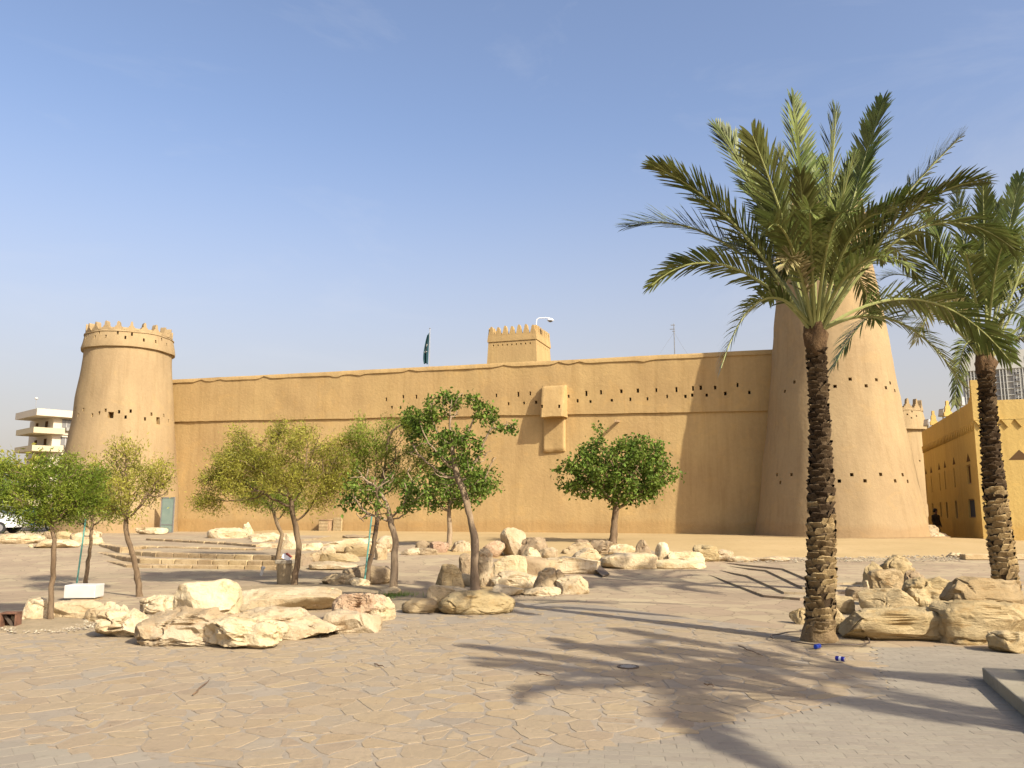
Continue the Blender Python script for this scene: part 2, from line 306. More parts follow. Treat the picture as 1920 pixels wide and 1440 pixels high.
# glass with a green tint
m_, t_, b_ = nodes('green_glass'); b_.inputs['Base Color'].default_value = (0.20, 0.30, 0.25, 1); b_.inputs['Roughness'].default_value = 0.12
b_.inputs['Specular IOR Level'].default_value = 0.6; b_.inputs['Alpha'].default_value = 0.8
n_ = N(t_, 'TexNoise', Scale=3.0, Detail=4); rr_ = N(t_, 'ValToRGB'); rr_.color_ramp.elements[0].color = (0.15, 0.24, 0.20, 1); rr_.color_ramp.elements[1].color = (0.30, 0.38, 0.31, 1)
gg_ = N(t_, 'NewGeometry'); t_.links.new(gg_.outputs['Position'], n_.inputs['Vector']); t_.links.new(n_.outputs['Fac'], rr_.inputs['Fac']); t_.links.new(rr_.outputs['Color'], b_.inputs['Base Color'])
M['green_glass'] = m_
# paved plaza: dusty stone with far flag joints in the colour (the near flags are geometry)
m_, t_, b_ = nodes('plaza_paving'); geo_ = N(t_, 'NewGeometry')
na = N(t_, 'TexNoise', Scale=0.35, Detail=7, Roughness=0.6); nb_ = N(t_, 'TexNoise', Scale=6.0, Detail=8, Roughness=0.7)
ra = N(t_, 'ValToRGB'); ra.color_ramp.elements[0].position = 0.35; ra.color_ramp.elements[1].position = 0.65
ra.color_ramp.elements[0].color = (0.28, 0.218, 0.138, 1); ra.color_ramp.elements[1].color = (0.345, 0.267, 0.168, 1)
nd = N(t_, 'TexNoise', Scale=1.5, Detail=4)
vm = N(t_, 'VectorMath', operation='MULTIPLY_ADD'); vm.inputs[1].default_value = (0.35, 0.35, 0.35)
vo = N(t_, 'TexVoronoi', Scale=1.9); vo2 = N(t_, 'TexVoronoi', Scale=1.9, feature='DISTANCE_TO_EDGE')
for q in (na, nb_, nd): t_.links.new(geo_.outputs['Position'], q.inputs['Vector'])
t_.links.new(nd.outputs['Color'], vm.inputs[0]); t_.links.new(geo_.outputs['Position'], vm.inputs[2])
t_.links.new(vm.outputs['Vector'], vo.inputs['Vector']); t_.links.new(vm.outputs['Vector'], vo2.inputs['Vector'])
t_.links.new(na.outputs['Fac'], ra.inputs['Fac'])
sep = N(t_, 'SeparateColor'); t_.links.new(vo.outputs['Color'], sep.inputs['Color'])
cc_ = hsv_var(t_, ra.outputs['Color'], sep.outputs['Red'], 0.11, 0.008); cc_ = hsv_var(t_, cc_, nb_.outputs['Fac'], 0.16)
re = N(t_, 'ValToRGB'); re.color_ramp.elements[0].position = 0.0; re.color_ramp.elements[1].position = 0.03
re.color_ramp.elements[0].color = (0.66, 0.65, 0.64, 1); re.color_ramp.elements[1].color = (1, 1, 1, 1)
t_.links.new(vo2.outputs['Distance'], re.inputs['Fac'])
mu = N(t_, 'MixRGB', blend_type='MULTIPLY'); mu.inputs['Fac'].default_value = 1; t_.links.new(cc_, mu.inputs['Color1']); t_.links.new(re.outputs['Color'], mu.inputs['Color2'])
t_.links.new(mu.outputs['Color'], b_.inputs['Base Color']); b_.inputs['Roughness'].default_value = 0.9; b_.inputs['Specular IOR Level'].default_value = 0.12
bq = N(t_, 'Bump', Strength=0.4, Distance=0.02); t_.links.new(nb_.outputs['Fac'], bq.inputs['Height']); t_.links.new(bq.outputs['Normal'], b_.inputs['Normal'])
M['plaza'] = m_
M['mortar'] = rock_mat('mortar', (0.42, 0.35, 0.255), (0.50, 0.415, 0.30), (0.34, 0.275, 0.195), s1=0.8, s2=9, bump=0.5, bdist=0.015, bscale=20, var=0)
M['far_ground'] = rock_mat('far_ground', (0.45, 0.36, 0.24), (0.54, 0.43, 0.29), (0.40, 0.31, 0.2), s1=0.05, s2=0.6, bump=0.1, bscale=1, var=0)
# ------------------------------------------------------------------ the ground
def grid_sheet(name, xs, ys, zf, mat, parent=None):
    nx, ny = len(xs), len(ys)
    v = [(x, y, zf(x, y)) for y in ys for x in xs]
    f = [(j*nx+i, j*nx+i+1, (j+1)*nx+i+1, (j+1)*nx+i) for j in range(ny-1) for i in range(nx-1)]
    o = link(name, mesh(name, v, f, mat, True), parent); return o
xs = [-3000, -900, -300, -120, -80, -60, -50] + [i*0.6 for i in range(-75, 76)] + [50, 60, 80, 120, 300, 900, 3000]
ys = [-300, -60, -20, -5, 0] + [2+i*0.6 for i in range(100)] + [64, 70, 80, 100, 150, 300, 800, 2000, 5000]
tag(grid_sheet('ground', xs, ys, lambda x, y: g(x, y) + (0.012*noise.noise(Vector((x*0.3, y*0.3, 0))) if y > 17 else 0) - (0.3*S((y-62)/40)), M['plaza']), kind='structure')
# sandy bank rising to the fortress
def bank_front(x):
    return 33.0 - 6.6*S((x-2.5)/3.5) + 2.5*S((-x-6)/4) + 0.35*noise.noise(Vector((x*0.7, 3.1, 0))) + 0.15*noise.noise(Vector((x*2.3, 7.1, 0)))
def bank_z(x, y):
    d = y - bank_front(x)
    return g(x, y) - 0.035 + 0.06*S(d/0.5) + 0.10*S((d-0.5)/5) - 0.10*S((x-18)/3)*S((y-30)/4) + 0.012*noise.noise(Vector((x*1.1, y*1.1, 2)))
tag(grid_sheet('sand_bank', [-14+i*0.3 for i in range(130)], [25+i*0.3 for i in range(84)], bank_z, M['sand']), kind='structure')

# ------------------------------------------------------------------ fortress
A = Vector((-21.1, 51.2, 0)); B = Vector((12.9, 39.8, 0)); WT = (B-A).normalized(); WN = Vector((WT.y, -WT.x, 0)); WL = (B-A).length
def wall_z(px, py): return onplane(px, py, A, WN)
def topz(s): return 9.35 + 0.25*s/WL
zL = wall_z(320, 712); zR = wall_z(1455, 655); lL = wall_z(320, 790); lR = wall_z(1450, 769)
def lerp(a, b, t): return a+(b-a)*t
def top_at(s): return lerp(zL.z, zR.z, s/WL) + 0.025*noise.noise(Vector((s*0.25, 0, 1))) + 0.012*noise.noise(Vector((s*1.7, 0, 1)))
def ledge_at(s): return lerp(lL.z, lR.z, s/WL) + 0.035*noise.noise(Vector((s*0.3, 5, 1))) + 0.022*noise.noise(Vector((s*2.1, 5, 1)))
def coping_at(s):
    w_ = 0.22 + 0.02*noise.noise(Vector((s*0.9, 9, 1)))
    for c, a in ((2.0, .14), (3.4, .10), (6.6, .16), (11.5, -.12), (13.0, -.10), (16.2, .12), (21.8, .10), (24.9, .16), (26.0, .12), (29.4, -.10)):
        w_ -= a*math.exp(-((s-c)/0.28)**2)
    return w_
fort = empty('mud_fortress', A); tag(fort, 'large ochre mud-brick fortress with long wall and tapering round corner towers', 'fortress')
Ai = -A
def recalc(me):
    bm = bmesh.new(); bm.from_mesh(me); bmesh.ops.recalc_face_normals(bm, faces=bm.faces); bm.to_mesh(me); bm.free()
def cut(o, cutters):
    mb = MB(); recalc(o.data)
    for (p, n, w_, h_, d_) in cutters:
        u = Vector((-n.y, n.x, 0)).normalized(); Mx = Matrix((u, n, Vector((0, 0, 1)))).transposed()
        mb.box(p - n*(d_/2-0.15), (w_, d_+0.3, h_), Mx)
    co = mb.build('cutter', M['adobe']); co.parent = o.parent; co.matrix_parent_inverse = Matrix.Identity(4); recalc(co.data)
    md = o.modifiers.new('cut', 'BOOLEAN'); md.operation = 'DIFFERENCE'; md.object = co; md.solver = 'EXACT'
    bpy.context.view_layer.update()
    me = bpy.data.meshes.new_from_object(o.evaluated_get(bpy.context.evaluated_depsgraph_get()))
    o.modifiers.clear(); old = o.data; o.data = me; bpy.data.meshes.remove(old)
    m_ = co.data; bpy.data.objects.remove(co); bpy.data.meshes.remove(m_)
    me.shade_smooth(); me.set_sharp_from_angle(angle=R(32))
LH = MB()                                             # lining of a loophole: open box, unit size, front at y=0
LH.add([(-.5, 0, -.5), (.5, 0, -.5), (.5, 0, .5), (-.5, 0, .5), (-.46, 1, -.46), (.46, 1, -.46), (.46, 1, .46), (-.46, 1, .46)],
       [(0, 1, 5, 4), (1, 2, 6, 5), (2, 3, 7, 6), (3, 0, 4, 7), (4, 5, 6, 7)])
LHM = mesh('loophole', LH.v, LH.f, M['adobe'])
def loophole(p, n, w_, h_, d_, parent, m=None):
    o = link('loophole', LHM, parent); u = Vector((-n.y, n.x, 0)).normalized()
    Mx = Matrix((-u*(w_-.012), -n*(d_-.05), Vector((0, 0, 1))*(h_-.012))).transposed().to_4x4(); Mx.translation = p - n*0.06
    o.matrix_local = Mx
# curtain wall: loft of a cross-section
K = int(WL/0.28); rows = []
def section(s):
    zt, zl, cp = top_at(s), ledge_at(s), coping_at(s); zb = 0.1
    nz = lambda z, k=1.0: 0.05*k*noise.fractal(Vector((s*0.5, z*0.6, 2.0)), 1.0, 2.0, 4)
    pts = []
    for i in range(16):
        z = lerp(zb, zl, i/15); off = 0.34*(1-i/15)**1.3 - 0.05 + (0.03 if z < 1.55 + 0.12*noise.noise(Vector((s*.5, 0, 8))) else 0); pts.append((off + nz(z), z))
    for i in range(9):
        z = lerp(zl-0.03, zt-cp, i/8); pts.append((0.01 + 0.04*(1-i/8) + nz(z), z))
    pts += [(0.07+nz(zt), zt-cp-0.012), (0.055+nz(zt), zt-0.07), (0.02, zt), (-0.6, zt+0.03), (-1.15, zt-0.02), (-1.2, zb)]
    return pts
vv = []; ns_ = None
s0, s1 = -1.6, WL+2.0; K = int((s1-s0)/0.28)
for i in range(K+1):
    s = lerp(s0, s1, i/K); sec = section(min(max(s, 0), WL)); ns_ = len(sec)
    vv += [WT*s + WN*o_ + Vector((0, 0, z)) for o_, z in sec]
ff = [(i*ns_+j, (i+1)*ns_+j, (i+1)*ns_+(j+1) % ns_, i*ns_+(j+1) % ns_) for i in range(K) for j in range(ns_)]
ff += [list(range(ns_)), list(range(K*ns_, (K+1)*ns_))[::-1]]
wall = link('curtain_wall', mesh('curtain_wall', vv, ff, M['adobe'], True, 32), fort)
wall['label'] = 'long sunlit mud wall with a wavy plaster ledge and rows of small loopholes'
q = lambda x, y: (700+x*.3125, 580+y*.3125)
up = [q(*p) for p in ((78, 540), (180, 525), (260, 525), (350, 528), (570, 522), (740, 517), (870, 510), (942, 505), (1278, 505), (1366, 498), (1488, 492), (1587, 488), (1698, 485), (1819, 482), (1918, 475))] + [(1314, 727), (1341, 727), (1383, 722)]
lo = [q(*p) for p in ((113, 588), (812, 567), (904, 562), (978, 558), (1173, 522), (1226, 549), (1303, 554), (1431, 546), (1542, 540), (1645, 537), (1763, 523), (1873, 523), (708, 682))] + [(1298, 741), (1325, 741), (1360, 738), (1405, 736), (491, 845)]
cuts = [(wall_z(*p) + WN*0.05, WN, 0.11, 0.25, 0.75) for p in up] + [(wall_z(*p) + WN*0.05, WN, 0.11, 0.17, 0.75) for p in lo]
cuts = [(p-A, n, w_*random.uniform(.8, 1.25), h_*random.uniform(.75, 1.15), d_) for p, n, w_, h_, d_ in cuts]
cut(wall, cuts)
for c in cuts: loophole(*c, wall)
# projecting box and blind panel below it
def soft_block(name, corners, d0, d1, parent, mat, seed=0, lip=0.0):
    """rounded block on the wall: corners (l,b,r,t) in wall coordinates s,z; d0 bottom depth, d1 top depth"""
    l, b_, r, t = corners; n = 18; v = []; rad = 0.16
    for side in (0, 1):
        for j in range(n+1):
            for i in range(n+1):
                u, w_ = i/n, j/n; s = lerp(l, r, u); z = lerp(b_, t, w_)
                ex, ez = min(u, 1-u)*(r-l), min(w_, 1-w_)*(t-b_)
                e = min(1, ex/rad)*1.0; e2 = min(1, ez/rad); k = math.sqrt(max(0, 1-(1-e)**2))*(math.sqrt(max(0, 1-(1-e2)**2)) if (w_ > .5 or not lip) else 1)
                d = lerp(d0, d1, w_)*(0.55+0.45*k) + 0.03*noise.noise(Vector((s*1.3, z*1.3, seed)))
                inset = (1-k)*0.03*(1 if u < .5 else -1)
                v.append(WT*(s+inset) + WN*(d if side == 0 else -0.2) + Vector((0, 0, z + 0.04*noise.noise(Vector((s*2, seed, 3)))*(1-w_))))
    m1 = (n+1)**2; f = []
    for j in range(n):
        for i in range(n):
            a_ = j*(n+1)+i; f.append((a_, a_+1, a_+n+2, a_+n+1)); f.append((m1+a_, m1+a_+n+1, m1+a_+n+2, m1+a_+1))
    bd = [i for i in range(n+1)] + [(j+1)*(n+1)-1 for j in range(1, n+1)] + [n*(n+1)+i for i in range(n-1, -1, -1)] + [j*(n+1) for j in range(n-1, 0, -1)]
    for i in range(len(bd)): a_, c_ = bd[i], bd[(i+1) % len(bd)]; f.append((c_, a_, m1+a_, m1+c_))
    return link(name, mesh(name, v, f, mat, True, 50), parent)
def ws(px, py): p = wall_z(px, py); return (p-A).dot(WT), p.z
l, t = ws(1022, 725); r, b_ = ws(1065, 783)
mb_box = soft_block('projecting_box', (l-.12, b_, r+.02, t), 0.85, 0.42, fort, M['adobe'], 3, 1); mb_box['label'] = 'mud box jutting from the wall over a blind panel'
l, t = ws(1018, 778); r, b_ = ws(1062, 847)
soft_block('wall_panel', (l, b_, r, t), 0.20, 0.16, fort, M['adobe'], 5)
bc = [(wall_z(1023, 765) + WN*0.58 - A, WN, .12, .18, .3), (wall_z(1055, 765) + WN*0.58 - A, WN, .12, .18, .3)]
cut(mb_box, bc)
for c in bc: loophole(*c, mb_box)
# timber water spouts
for (px, py, ln) in ((1166, 789, .95), (505, 822, .9), (533, 818, .9), (560, 822, .9)):
    p = wall_z(px-6, py) - A; d = (WN + Vector((0, 0, -0.12))).normalized()
    mb = MB(); u = WT
    prof = [(-.075, .05), (-.06, -.055), (.06, -.055), (.075, .05), (.045, .05), (.035, -.025), (-.035, -.025), (-.045, .05)]
    mb.extr(prof, p - d*0.15, u, Vector((0, 0, 1)), d, ln); mb.build('water_spout', M['wood'], fort)
# lathe towers
def tower(name, cx, cy, prof, mat, label, seg=112, seed=0, amp=0.07):
    base = Vector((cx, cy, 0)) - A; v = []; n = len(prof)
    for (r, z) in prof:
        for k in range(seg):
            a = 2*math.pi*k/seg; rr = r + (amp*noise.fractal(Vector((math.cos(a)*r*.6, math.sin(a)*r*.6, z*.5+seed)), 1.0, 2.0, 4) if r > 0.5 else 0)
            zz = z + (0.05*noise.noise(Vector((math.cos(a)*2, math.sin(a)*2, z*3+seed))) if z > 3 else 0)
            v.append(base + Vector((math.cos(a)*rr, math.sin(a)*rr, zz)))
    f = [(i*seg+k, i*seg+(k+1) % seg, (i+1)*seg+(k+1) % seg, (i+1)*seg+k) for i in range(n-1) for k in range(seg)]
    f += [list(range(seg))[::-1], list(range((n-1)*seg, n*seg))]
    o = link(name, mesh(name, v, f, mat, True, 32), fort); o['label'] = label; return o
def prof_interp(keys, step=0.4):
    out = []
    for (z0, r0), (z1, r1) in zip(keys[:-1], keys[1:]):
        k = max(1, int((z1-z0)/step))
        for i in range(k): out.append((lerp(r0, r1, i/k), lerp(z0, z1, i/k)))
    return out + [(keys[-1][1], keys[-1][0])]
def tower_hit(px, py, cx, cy, rf):
    d = ray(px, py).normalized(); o = Vector((0, 0, CAM_H)); t0 = (cy-8)/d.y
    for i in range(1200):
        p = o + d*(t0+i*0.01)
        if math.hypot(p.x-cx, p.y-cy) < rf(p.z): break
    n = Vector((p.x-cx, p.y-cy, 0)).normalized(); return p, n
MER = [(-.5, 0), (.5, 0), (.5, .10), (.36, .13), (.34, .27), (.23, .30), (.21, .44), (.12, .47), (.115, .60), (.085, .83), (.045, .95), (-.03, .97), (-.085, .86), (-.115, .60), (-.12, .47), (-.21, .44), (-.23, .30), (-.34, .27), (-.36, .13), (-.5, .10)]
mm = MB(); mm.extr(MER, (0, .5, 0), (1, 0, 0), (0, 0, 1), (0, -1, 0), 1.0); MERM = mesh('merlon', mm.v, mm.f, M['adobe_pale'])
MER2 = [(-.5, 0), (.5, 0), (.5, .14), (.40, .2), (.33, .42), (.25, .58), (.2, .8), (.12, .94), (0, 1.0), (-.12, .95), (-.21, .8), (-.26, .58), (-.33, .42), (-.41, .2), (-.5, .14)]
mm = MB(); mm.extr(MER2, (0, .5, 0), (1, 0, 0), (0, 0, 1), (0, -1, 0), 1.0); MERM2 = mesh('merlon', mm.v, mm.f, M['adobe'])
def merlons(o, cx, cy, r, z, n, h, th=0.32):
    base = Vector((cx, cy, 0)) - A
    for k in range(n):
        a = 2*math.pi*(k+.3)/n; d = Vector((math.cos(a), math.sin(a), 0)); u = Vector((-d.y, d.x, 0)); w_ = 2*math.pi*r/n*1.02
        jw = 1+random.uniform(-.06, .06); jh = 1+random.uniform(-.08, .08)
        Mx = Matrix((-u*w_*jw, -d*th, Vector((0, 0, 1))*h*jh)).transposed().to_4x4(); Mx.translation = base + d*(r-th*.5) + Vector((0, 0, z))
        mo = link('merlon', MERM, o); mo.matrix_local = Mx
# left tower
cx, cy = -23.35, 49.6
kl = [(0.0, 3.62), (4.55, 3.22), (6.85, 2.97), (11.50, 2.56)]
pl = prof_interp(kl) + [(2.57, 11.505), (2.72, 11.52), (2.72, 11.64), (2.64, 12.0), (2.56, 12.45), (2.605, 12.46), (2.60, 12.52), (2.52, 12.56), (2.44, 12.72), (2.11, 12.72), (2.10, 11.7), (0.3, 11.65)]
pl = [(r_*.962, (z_-1.7)*.962+1.7) for r_, z_ in pl]; pl[0] = (pl[0][0], 0.0)
tl = tower('corner_tower', cx, cy, pl, M['adobe_pale'], 'left corner tower with jutting parapet and stepped merlons', seed=1)
rfl = lambda z: float(np.interp(z, [p[1] for p in pl[:-3]], [p[0] for p in pl[:-3]]))
q1 = lambda x, y: (x/4, 560+y/4)
cl = []
for p in ((560, 828), (585, 872), (622, 832), (690, 873), (744, 857), (791, 837), (893, 848), (942, 888), (980, 843), (1088, 902), (1137, 866), (1229, 876), (1262, 917)):
    h_ = tower_hit(*q1(*p), cx, cy, rfl); cl.append((h_[0]-A, h_[1], .12, .2, .6))
for p, w_, hh in (((830, 872), .30, .36), ((1186, 916), .26, .42)):
    h_ = tower_hit(*q1(*p), cx, cy, rfl); cl.append((h_[0]-A, h_[1], w_, hh, .6))
for p in ((645, 293), (714, 288), (745, 257), (795, 283), (884, 257), (940, 291), (990, 266), (1079, 310), (1168, 322), (1211, 306), (1252, 345)):
    h_ = tower_hit(*q1(*p), cx, cy, rfl); cl.append((h_[0]-A, h_[1], .10, .2, .4))
cut(tl, cl)
for c in cl: loophole(*c, tl)
merlons(tl, cx, cy, 2.425, 12.145, 21, 0.56)
# right tower
cx, cy = 14.95, 38.3
kr = [(0.0, 3.92), (0.6, 3.76), (1.6, 3.57), (3.34, 3.30), (5.54, 2.97), (9.17, 2.60), (13.3, 2.10), (14.9, 1.93)]
pr = prof_interp(kr) + [(1.94, 14.905), (2.06, 14.93), (2.02, 15.1), (1.88, 15.75), (1.91, 15.77), (1.86, 15.85), (1.80, 16.0), (1.5, 16.0), (1.5, 15.0), (0.3, 14.95)]
tr_ = tower('corner_tower', cx, cy, pr, M['adobe_pale'], 'huge tapering right corner tower behind the palms', seed=4)
rfr = lambda z: float(np.interp(z, [p[1] for p in pr[:-3]], [p[0] for p in pr[:-3]]))
q7 = lambda x, y: (1440+x/4, 560+y/4); cl = []
for p in ((503, 657), (617, 603), (738, 653), (813, 608), (883, 668), (915, 632), (950, 690), (195, 625), (125, 695), (628, 1320), (535, 1368), (727, 1366), (842, 1318), (958, 1366), (1015, 1320), (1055, 1370), (173, 1320), (62, 1320), (88, 1378)):
    h_ = tower_hit(*q7(*p), cx, cy, rfr); cl.append((h_[0]-A, h_[1], .14, .14, .6))
cut(tr_, cl)
for c in cl: loophole(*c, tr_)
merlons(tr_, cx, cy, 1.86, 15.85, 17, 0.62)
# plinth round the right tower
mb = MB(); pts = []
for k in range(60):
    a = R(170) + R(178)*k/59; rr = 4.45 + 0.18*noise.noise(Vector((k*.25, 1, 0))) + .06*noise.noise(Vector((k*1.3, 4, 0))); pts.append((cx-A.x+math.cos(a)*rr, cy-A.y+math.sin(a)*rr))
mb.prism(pts, 0.1, 0.62); mb.build('plinth', M['adobe_pale'], fort)
# back tower
cx, cy = 35.1, 76.0
kb = [(0.0, 3.3), (6.0, 2.75), (8.9, 2.5)]
pb = prof_interp(kb, 0.8) + [(2.5, 8.905), (2.85, 8.93), (2.83, 9.05), (2.55, 10.6), (2.6, 10.62), (2.52, 10.75), (2.2, 10.75), (2.2, 9.6), (.3, 9.5)]
tb = tower('corner_tower', cx, cy, pb, M['adobe_pale'], 'distant back tower showing beside the right tower', seg=72, seed=9)
rfb = lambda z: float(np.interp(z, [p[1] for p in pb[:-3]], [p[0] for p in pb[:-3]])); q0 = lambda x, y: (1640+x*.14583, 700+y*.14583)
cl = []
for p in ((357, 487), (418, 528), (470, 573), (474, 492), (535, 548), (578, 1125)):
    h_ = tower_hit(*q0(*p), cx, cy, rfb); cl.append((h_[0]-A, h_[1], .14, .14, .5))
cut(tb, cl)
for c in cl: loophole(*c, tb)
merlons(tb, cx, cy, 2.55, 10.72, 16, 0.95)
# rear walls closing the fortress (side wall to the back tower, far side)
def plainwall(name, p0, p1, h, th, mat):
    p0, p1 = Vector(p0), Vector(p1); d = (p1-p0).normalized(); n = Vector((d.y, -d.x, 0)); L = (p1-p0).length; k = int(L/0.8); v = []
    for i in range(k+1):
        s = L*i/k
        for o_, z in ((.3, 0), (.15, h*.5), (.02, h-.1), (0, h), (-th, h), (-th, 0)):
            v.append(p0 - A + d*s + n*(o_+.03*noise.noise(Vector((s*.4, z, 4)))) + Vector((0, 0, z + (.06*noise.noise(Vector((s*.4, 1, 4))) if z > h-.5 else 0))))
    f = [(i*6+j, (i+1)*6+j, (i+1)*6+(j+1) % 6, i*6+(j+1) % 6) for i in range(k) for j in range(6)] + [list(range(6)), list(range(k*6, k*6+6))[::-1]]
    return link(name, mesh(name, v, f, mat, True, 32), fort)
plainwall('side_wall', (16.4, 41.4, 0), (34.2, 74.0, 0), 8.3, 1.0, M['adobe'])
plainwall('side_wall', (-22.4, 54.6, 0), (-11.5, 88.0, 0), 8.6, 1.0, M['adobe'])
# square keep tower
kc = aty(1005, 640, 60.0); kc.z = 0
D = WN*-1; Wk = 3.75; Hk = 14.25; zb = 6.0
P0 = kc - A; ku = -WT                                  # P0 right front corner; ku runs to the left
def keep_ring(z, grow):
    return [P0 - ku*grow + WN*grow + Vector((0, 0, z)), P0 + ku*(Wk+grow) + WN*grow + Vector((0, 0, z)), P0 + ku*(Wk+grow) + D*(Wk+grow) + Vector((0, 0, z)), P0 - ku*grow + D*(Wk+grow) + Vector((0, 0, z))]
mb = MB(); lv = [(zb, .42), (9, .27), (11.5, .13), (Hk-.02, 0.0), (Hk, 0.06), (Hk+.12, .06), (Hk+.42, .03)]
vs_ = sum([keep_ring(*l_) for l_ in lv], [])
mb.add(vs_, [(i*4+j, i*4+(j+1) % 4, (i+1)*4+(j+1) % 4, (i+1)*4+j) for i in range(len(lv)-1) for j in range(4)] + [(0, 1, 2, 3), (len(vs_)-1, len(vs_)-2, len(vs_)-3, len(vs_)-4)])
bm = bmesh.new(); me_ = mesh('keep_tower', mb.v, mb.f, M['adobe']); bm.from_mesh(me_); bmesh.ops.recalc_face_normals(bm, faces=bm.faces); bm.to_mesh(me_); bm.free()
keep = link('keep_tower', me_, fort); keep['label'] = 'square inner tower rising behind the wall with pointed merlons'
cl = []
for i in range(9):
    cl.append((P0 + ku*(.45+i*.36) + Vector((0, 0, Hk-.28)), WN, .10, .12, .3))
for i in range(6):
    cl.append((P0 + D*(.45+i*.5) + Vector((0, 0, Hk-.28)), -ku, .10, .12, .3))
cut(keep, cl)
for c in cl: loophole(*c, keep)
for k in range(7):
    for (o_, u_, n_) in ((P0 + WN*.03, ku, WN), (P0 - ku*.03, D, -ku), (P0 + ku*(Wk+.03), D, ku), (P0 + D*(Wk+.03), ku, D)):
        w_ = (Wk+.06)/7; Mx = Matrix((u_*w_, -n_*.28, Vector((0, 0, 1))*random.uniform(.72, .82))).transposed().to_4x4(); Mx.translation = o_ + u_*(w_*(k+.5)-.03) - n_*.15 + Vector((0, 0, Hk+.40))
        mo = link('merlon', MERM2, keep); mo.matrix_local = Mx
# timber bar on the keep
mb = MB(); p = P0 + D*2.9 + Vector((0, 0, Hk-1.75)); mb.tube([p + ku*.3, p - ku*1.45 + Vector((0, 0, -.14))], [.055, .04], 6); mb.build('timber_bar', M['wood'], fort)
# lamp on the keep
lp = empty('street_lamp', A + P0 + D*.5 + ku*.12 + Vector((0, 0, Hk+.3))); tag(lp, 'white gooseneck lamp on the square tower', 'lamp')
mb = MB(); mb.tube([(0, 0, 0), (0, 0, 1.1), (.05, 0, 1.32), (.22, -.02, 1.42), (.8, -.05, 1.42), (1.0, -.05, 1.40)], [.035]*6, 8); mb.build('pole', M['white_metal'], lp, smooth=True, sharp=40)
mb = MB(); prof = [(0, .14), (.1, .13), (.2, .07), (.24, 0)]; rings = []
def lathe(mb, prof, c, seg=16, m=0):
    v = [(c[0]+r*math.cos(2*math.pi*k/seg), c[1]+r*math.sin(2*math.pi*k/seg), c[2]+z) for r, z in prof for k in range(seg)]; n = len(prof)
    mb.add(v, [(i*seg+k, i*seg+(k+1) % seg, (i+1)*seg+(k+1) % seg, (i+1)*seg+k) for i in range(n-1) for k in range(seg)] + [list(range(seg))[::-1], list(range((n-1)*seg, n*seg))], m)
lathe(mb, [(.02, -.0), (.24, .0), (.23, .06), (.15, .16), (.03, .2)], (1.05, -.05, 1.2)); mb.build('lamp_shade', M['white_metal'], lp, smooth=True, sharp=50)
mb = MB(); lathe(mb, [(.02, -.12), (.12, -.09), (.2, -.01), (.02, -.005)], (1.05, -.05, 1.2)); mb.build('lens', M['glass_mid'], lp, smooth=True)
# flag on its pole
fp = aty(805, 690, 57.0); fl = empty('flag', (fp.x, fp.y, 7.5)); tag(fl, 'limp dark green flag hanging on a white pole', 'flag')
hh = aty(805, 615, 57.0).z - 7.5
mb = MB(); mb.tube([(0, 0, 0), (0, 0, hh-.06)], [.035, .025], 8); lathe(mb, [(.02, 0), (.05, .05), (.02, .1)], (0, 0, hh-.08), 10); mb.build('flag_pole', M['metal'], fl, smooth=True, sharp=40)
v = []; nu, nv = 14, 22; z1_, z0_ = hh-.35, hh-2.55
for j in range(nv+1):
    w_ = j/nv; z = lerp(z1_, z0_, w_); wid = .10 + .24*math.sin(min(1, w_*1.15)*math.pi*.55)*(1-.25*max(0, w_-.85)/.15)
    for i in range(nu+1):
        u = i/nu; v.append((-.05 - u*wid - w_*.06, .13*math.sin(u*11+w_*1.3)*(.3+u), z - .16*u*(1-w_) - .05*math.sin(u*9)*w_))
f = [(j*(nu+1)+i, j*(nu+1)+i+1, (j+1)*(nu+1)+i+1, (j+1)*(nu+1)+i) for j in range(nv) for i in range(nu)]
co = link('flag_cloth', mesh('flag_cloth', v, f, M['green_cloth'], True), fl); sm = co.modifiers.new('s', 'SOLIDIFY'); sm.thickness = .012
mb = MB()                                              # pale script showing on the folds
for (u0, w0, u1, w1) in ((.55, .28, .75, .42), (.35, .36, .6, .5), (.62, .5, .8, .62), (.3, .6, .7, .64)):
    def fpnt(u, w_): wid = .10 + .24*math.sin(min(1, w_*1.15)*math.pi*.55); return Vector((-.05-u*wid-w_*.06, .13*math.sin(u*11+w_*1.3)*(.3+u)-.025, lerp(z1_, z0_, w_)-.16*u*(1-w_)))
    mb.tube([fpnt(lerp(u0, u1, k/4), lerp(w0, w1, k/4)) for k in range(5)], .022, 4)
mb.build('flag_script', M['white'], co)
# antenna mast
am = aty(1265, 660, 47.0); an = empty('antenna_mast', (am.x, am.y, 7.0)); tag(an, 'thin metal aerial mast with short crossbars above the wall', 'antenna')
hh = aty(1265, 607, 47.0).z - 7.0
mb = MB(); mb.tube([(0, 0, 0), (0, 0, hh)], [.035, .025], 6); mb.build('mast', M['metal'], an)
for dz, a, b__ in ((-.08, -.18, .06), (-.32, -.24, .04), (-.45, -.1, .05)):
    mb = MB(); mb.tube([(a, 0, hh+dz), (b__, 0, hh+dz)], .022, 6); mb.build('crossbar', M['metal'], an)
mb = MB(); mb.tube([(0, 0, hh-.5), (.5, .2, hh-1.3), (.9, .3, hh-1.9)], .006, 4); mb.tube([(0, 0, hh-.5), (-.8, .3, hh-1.7)], .006, 4); mb.build('guy_wire', M['metal'], an)
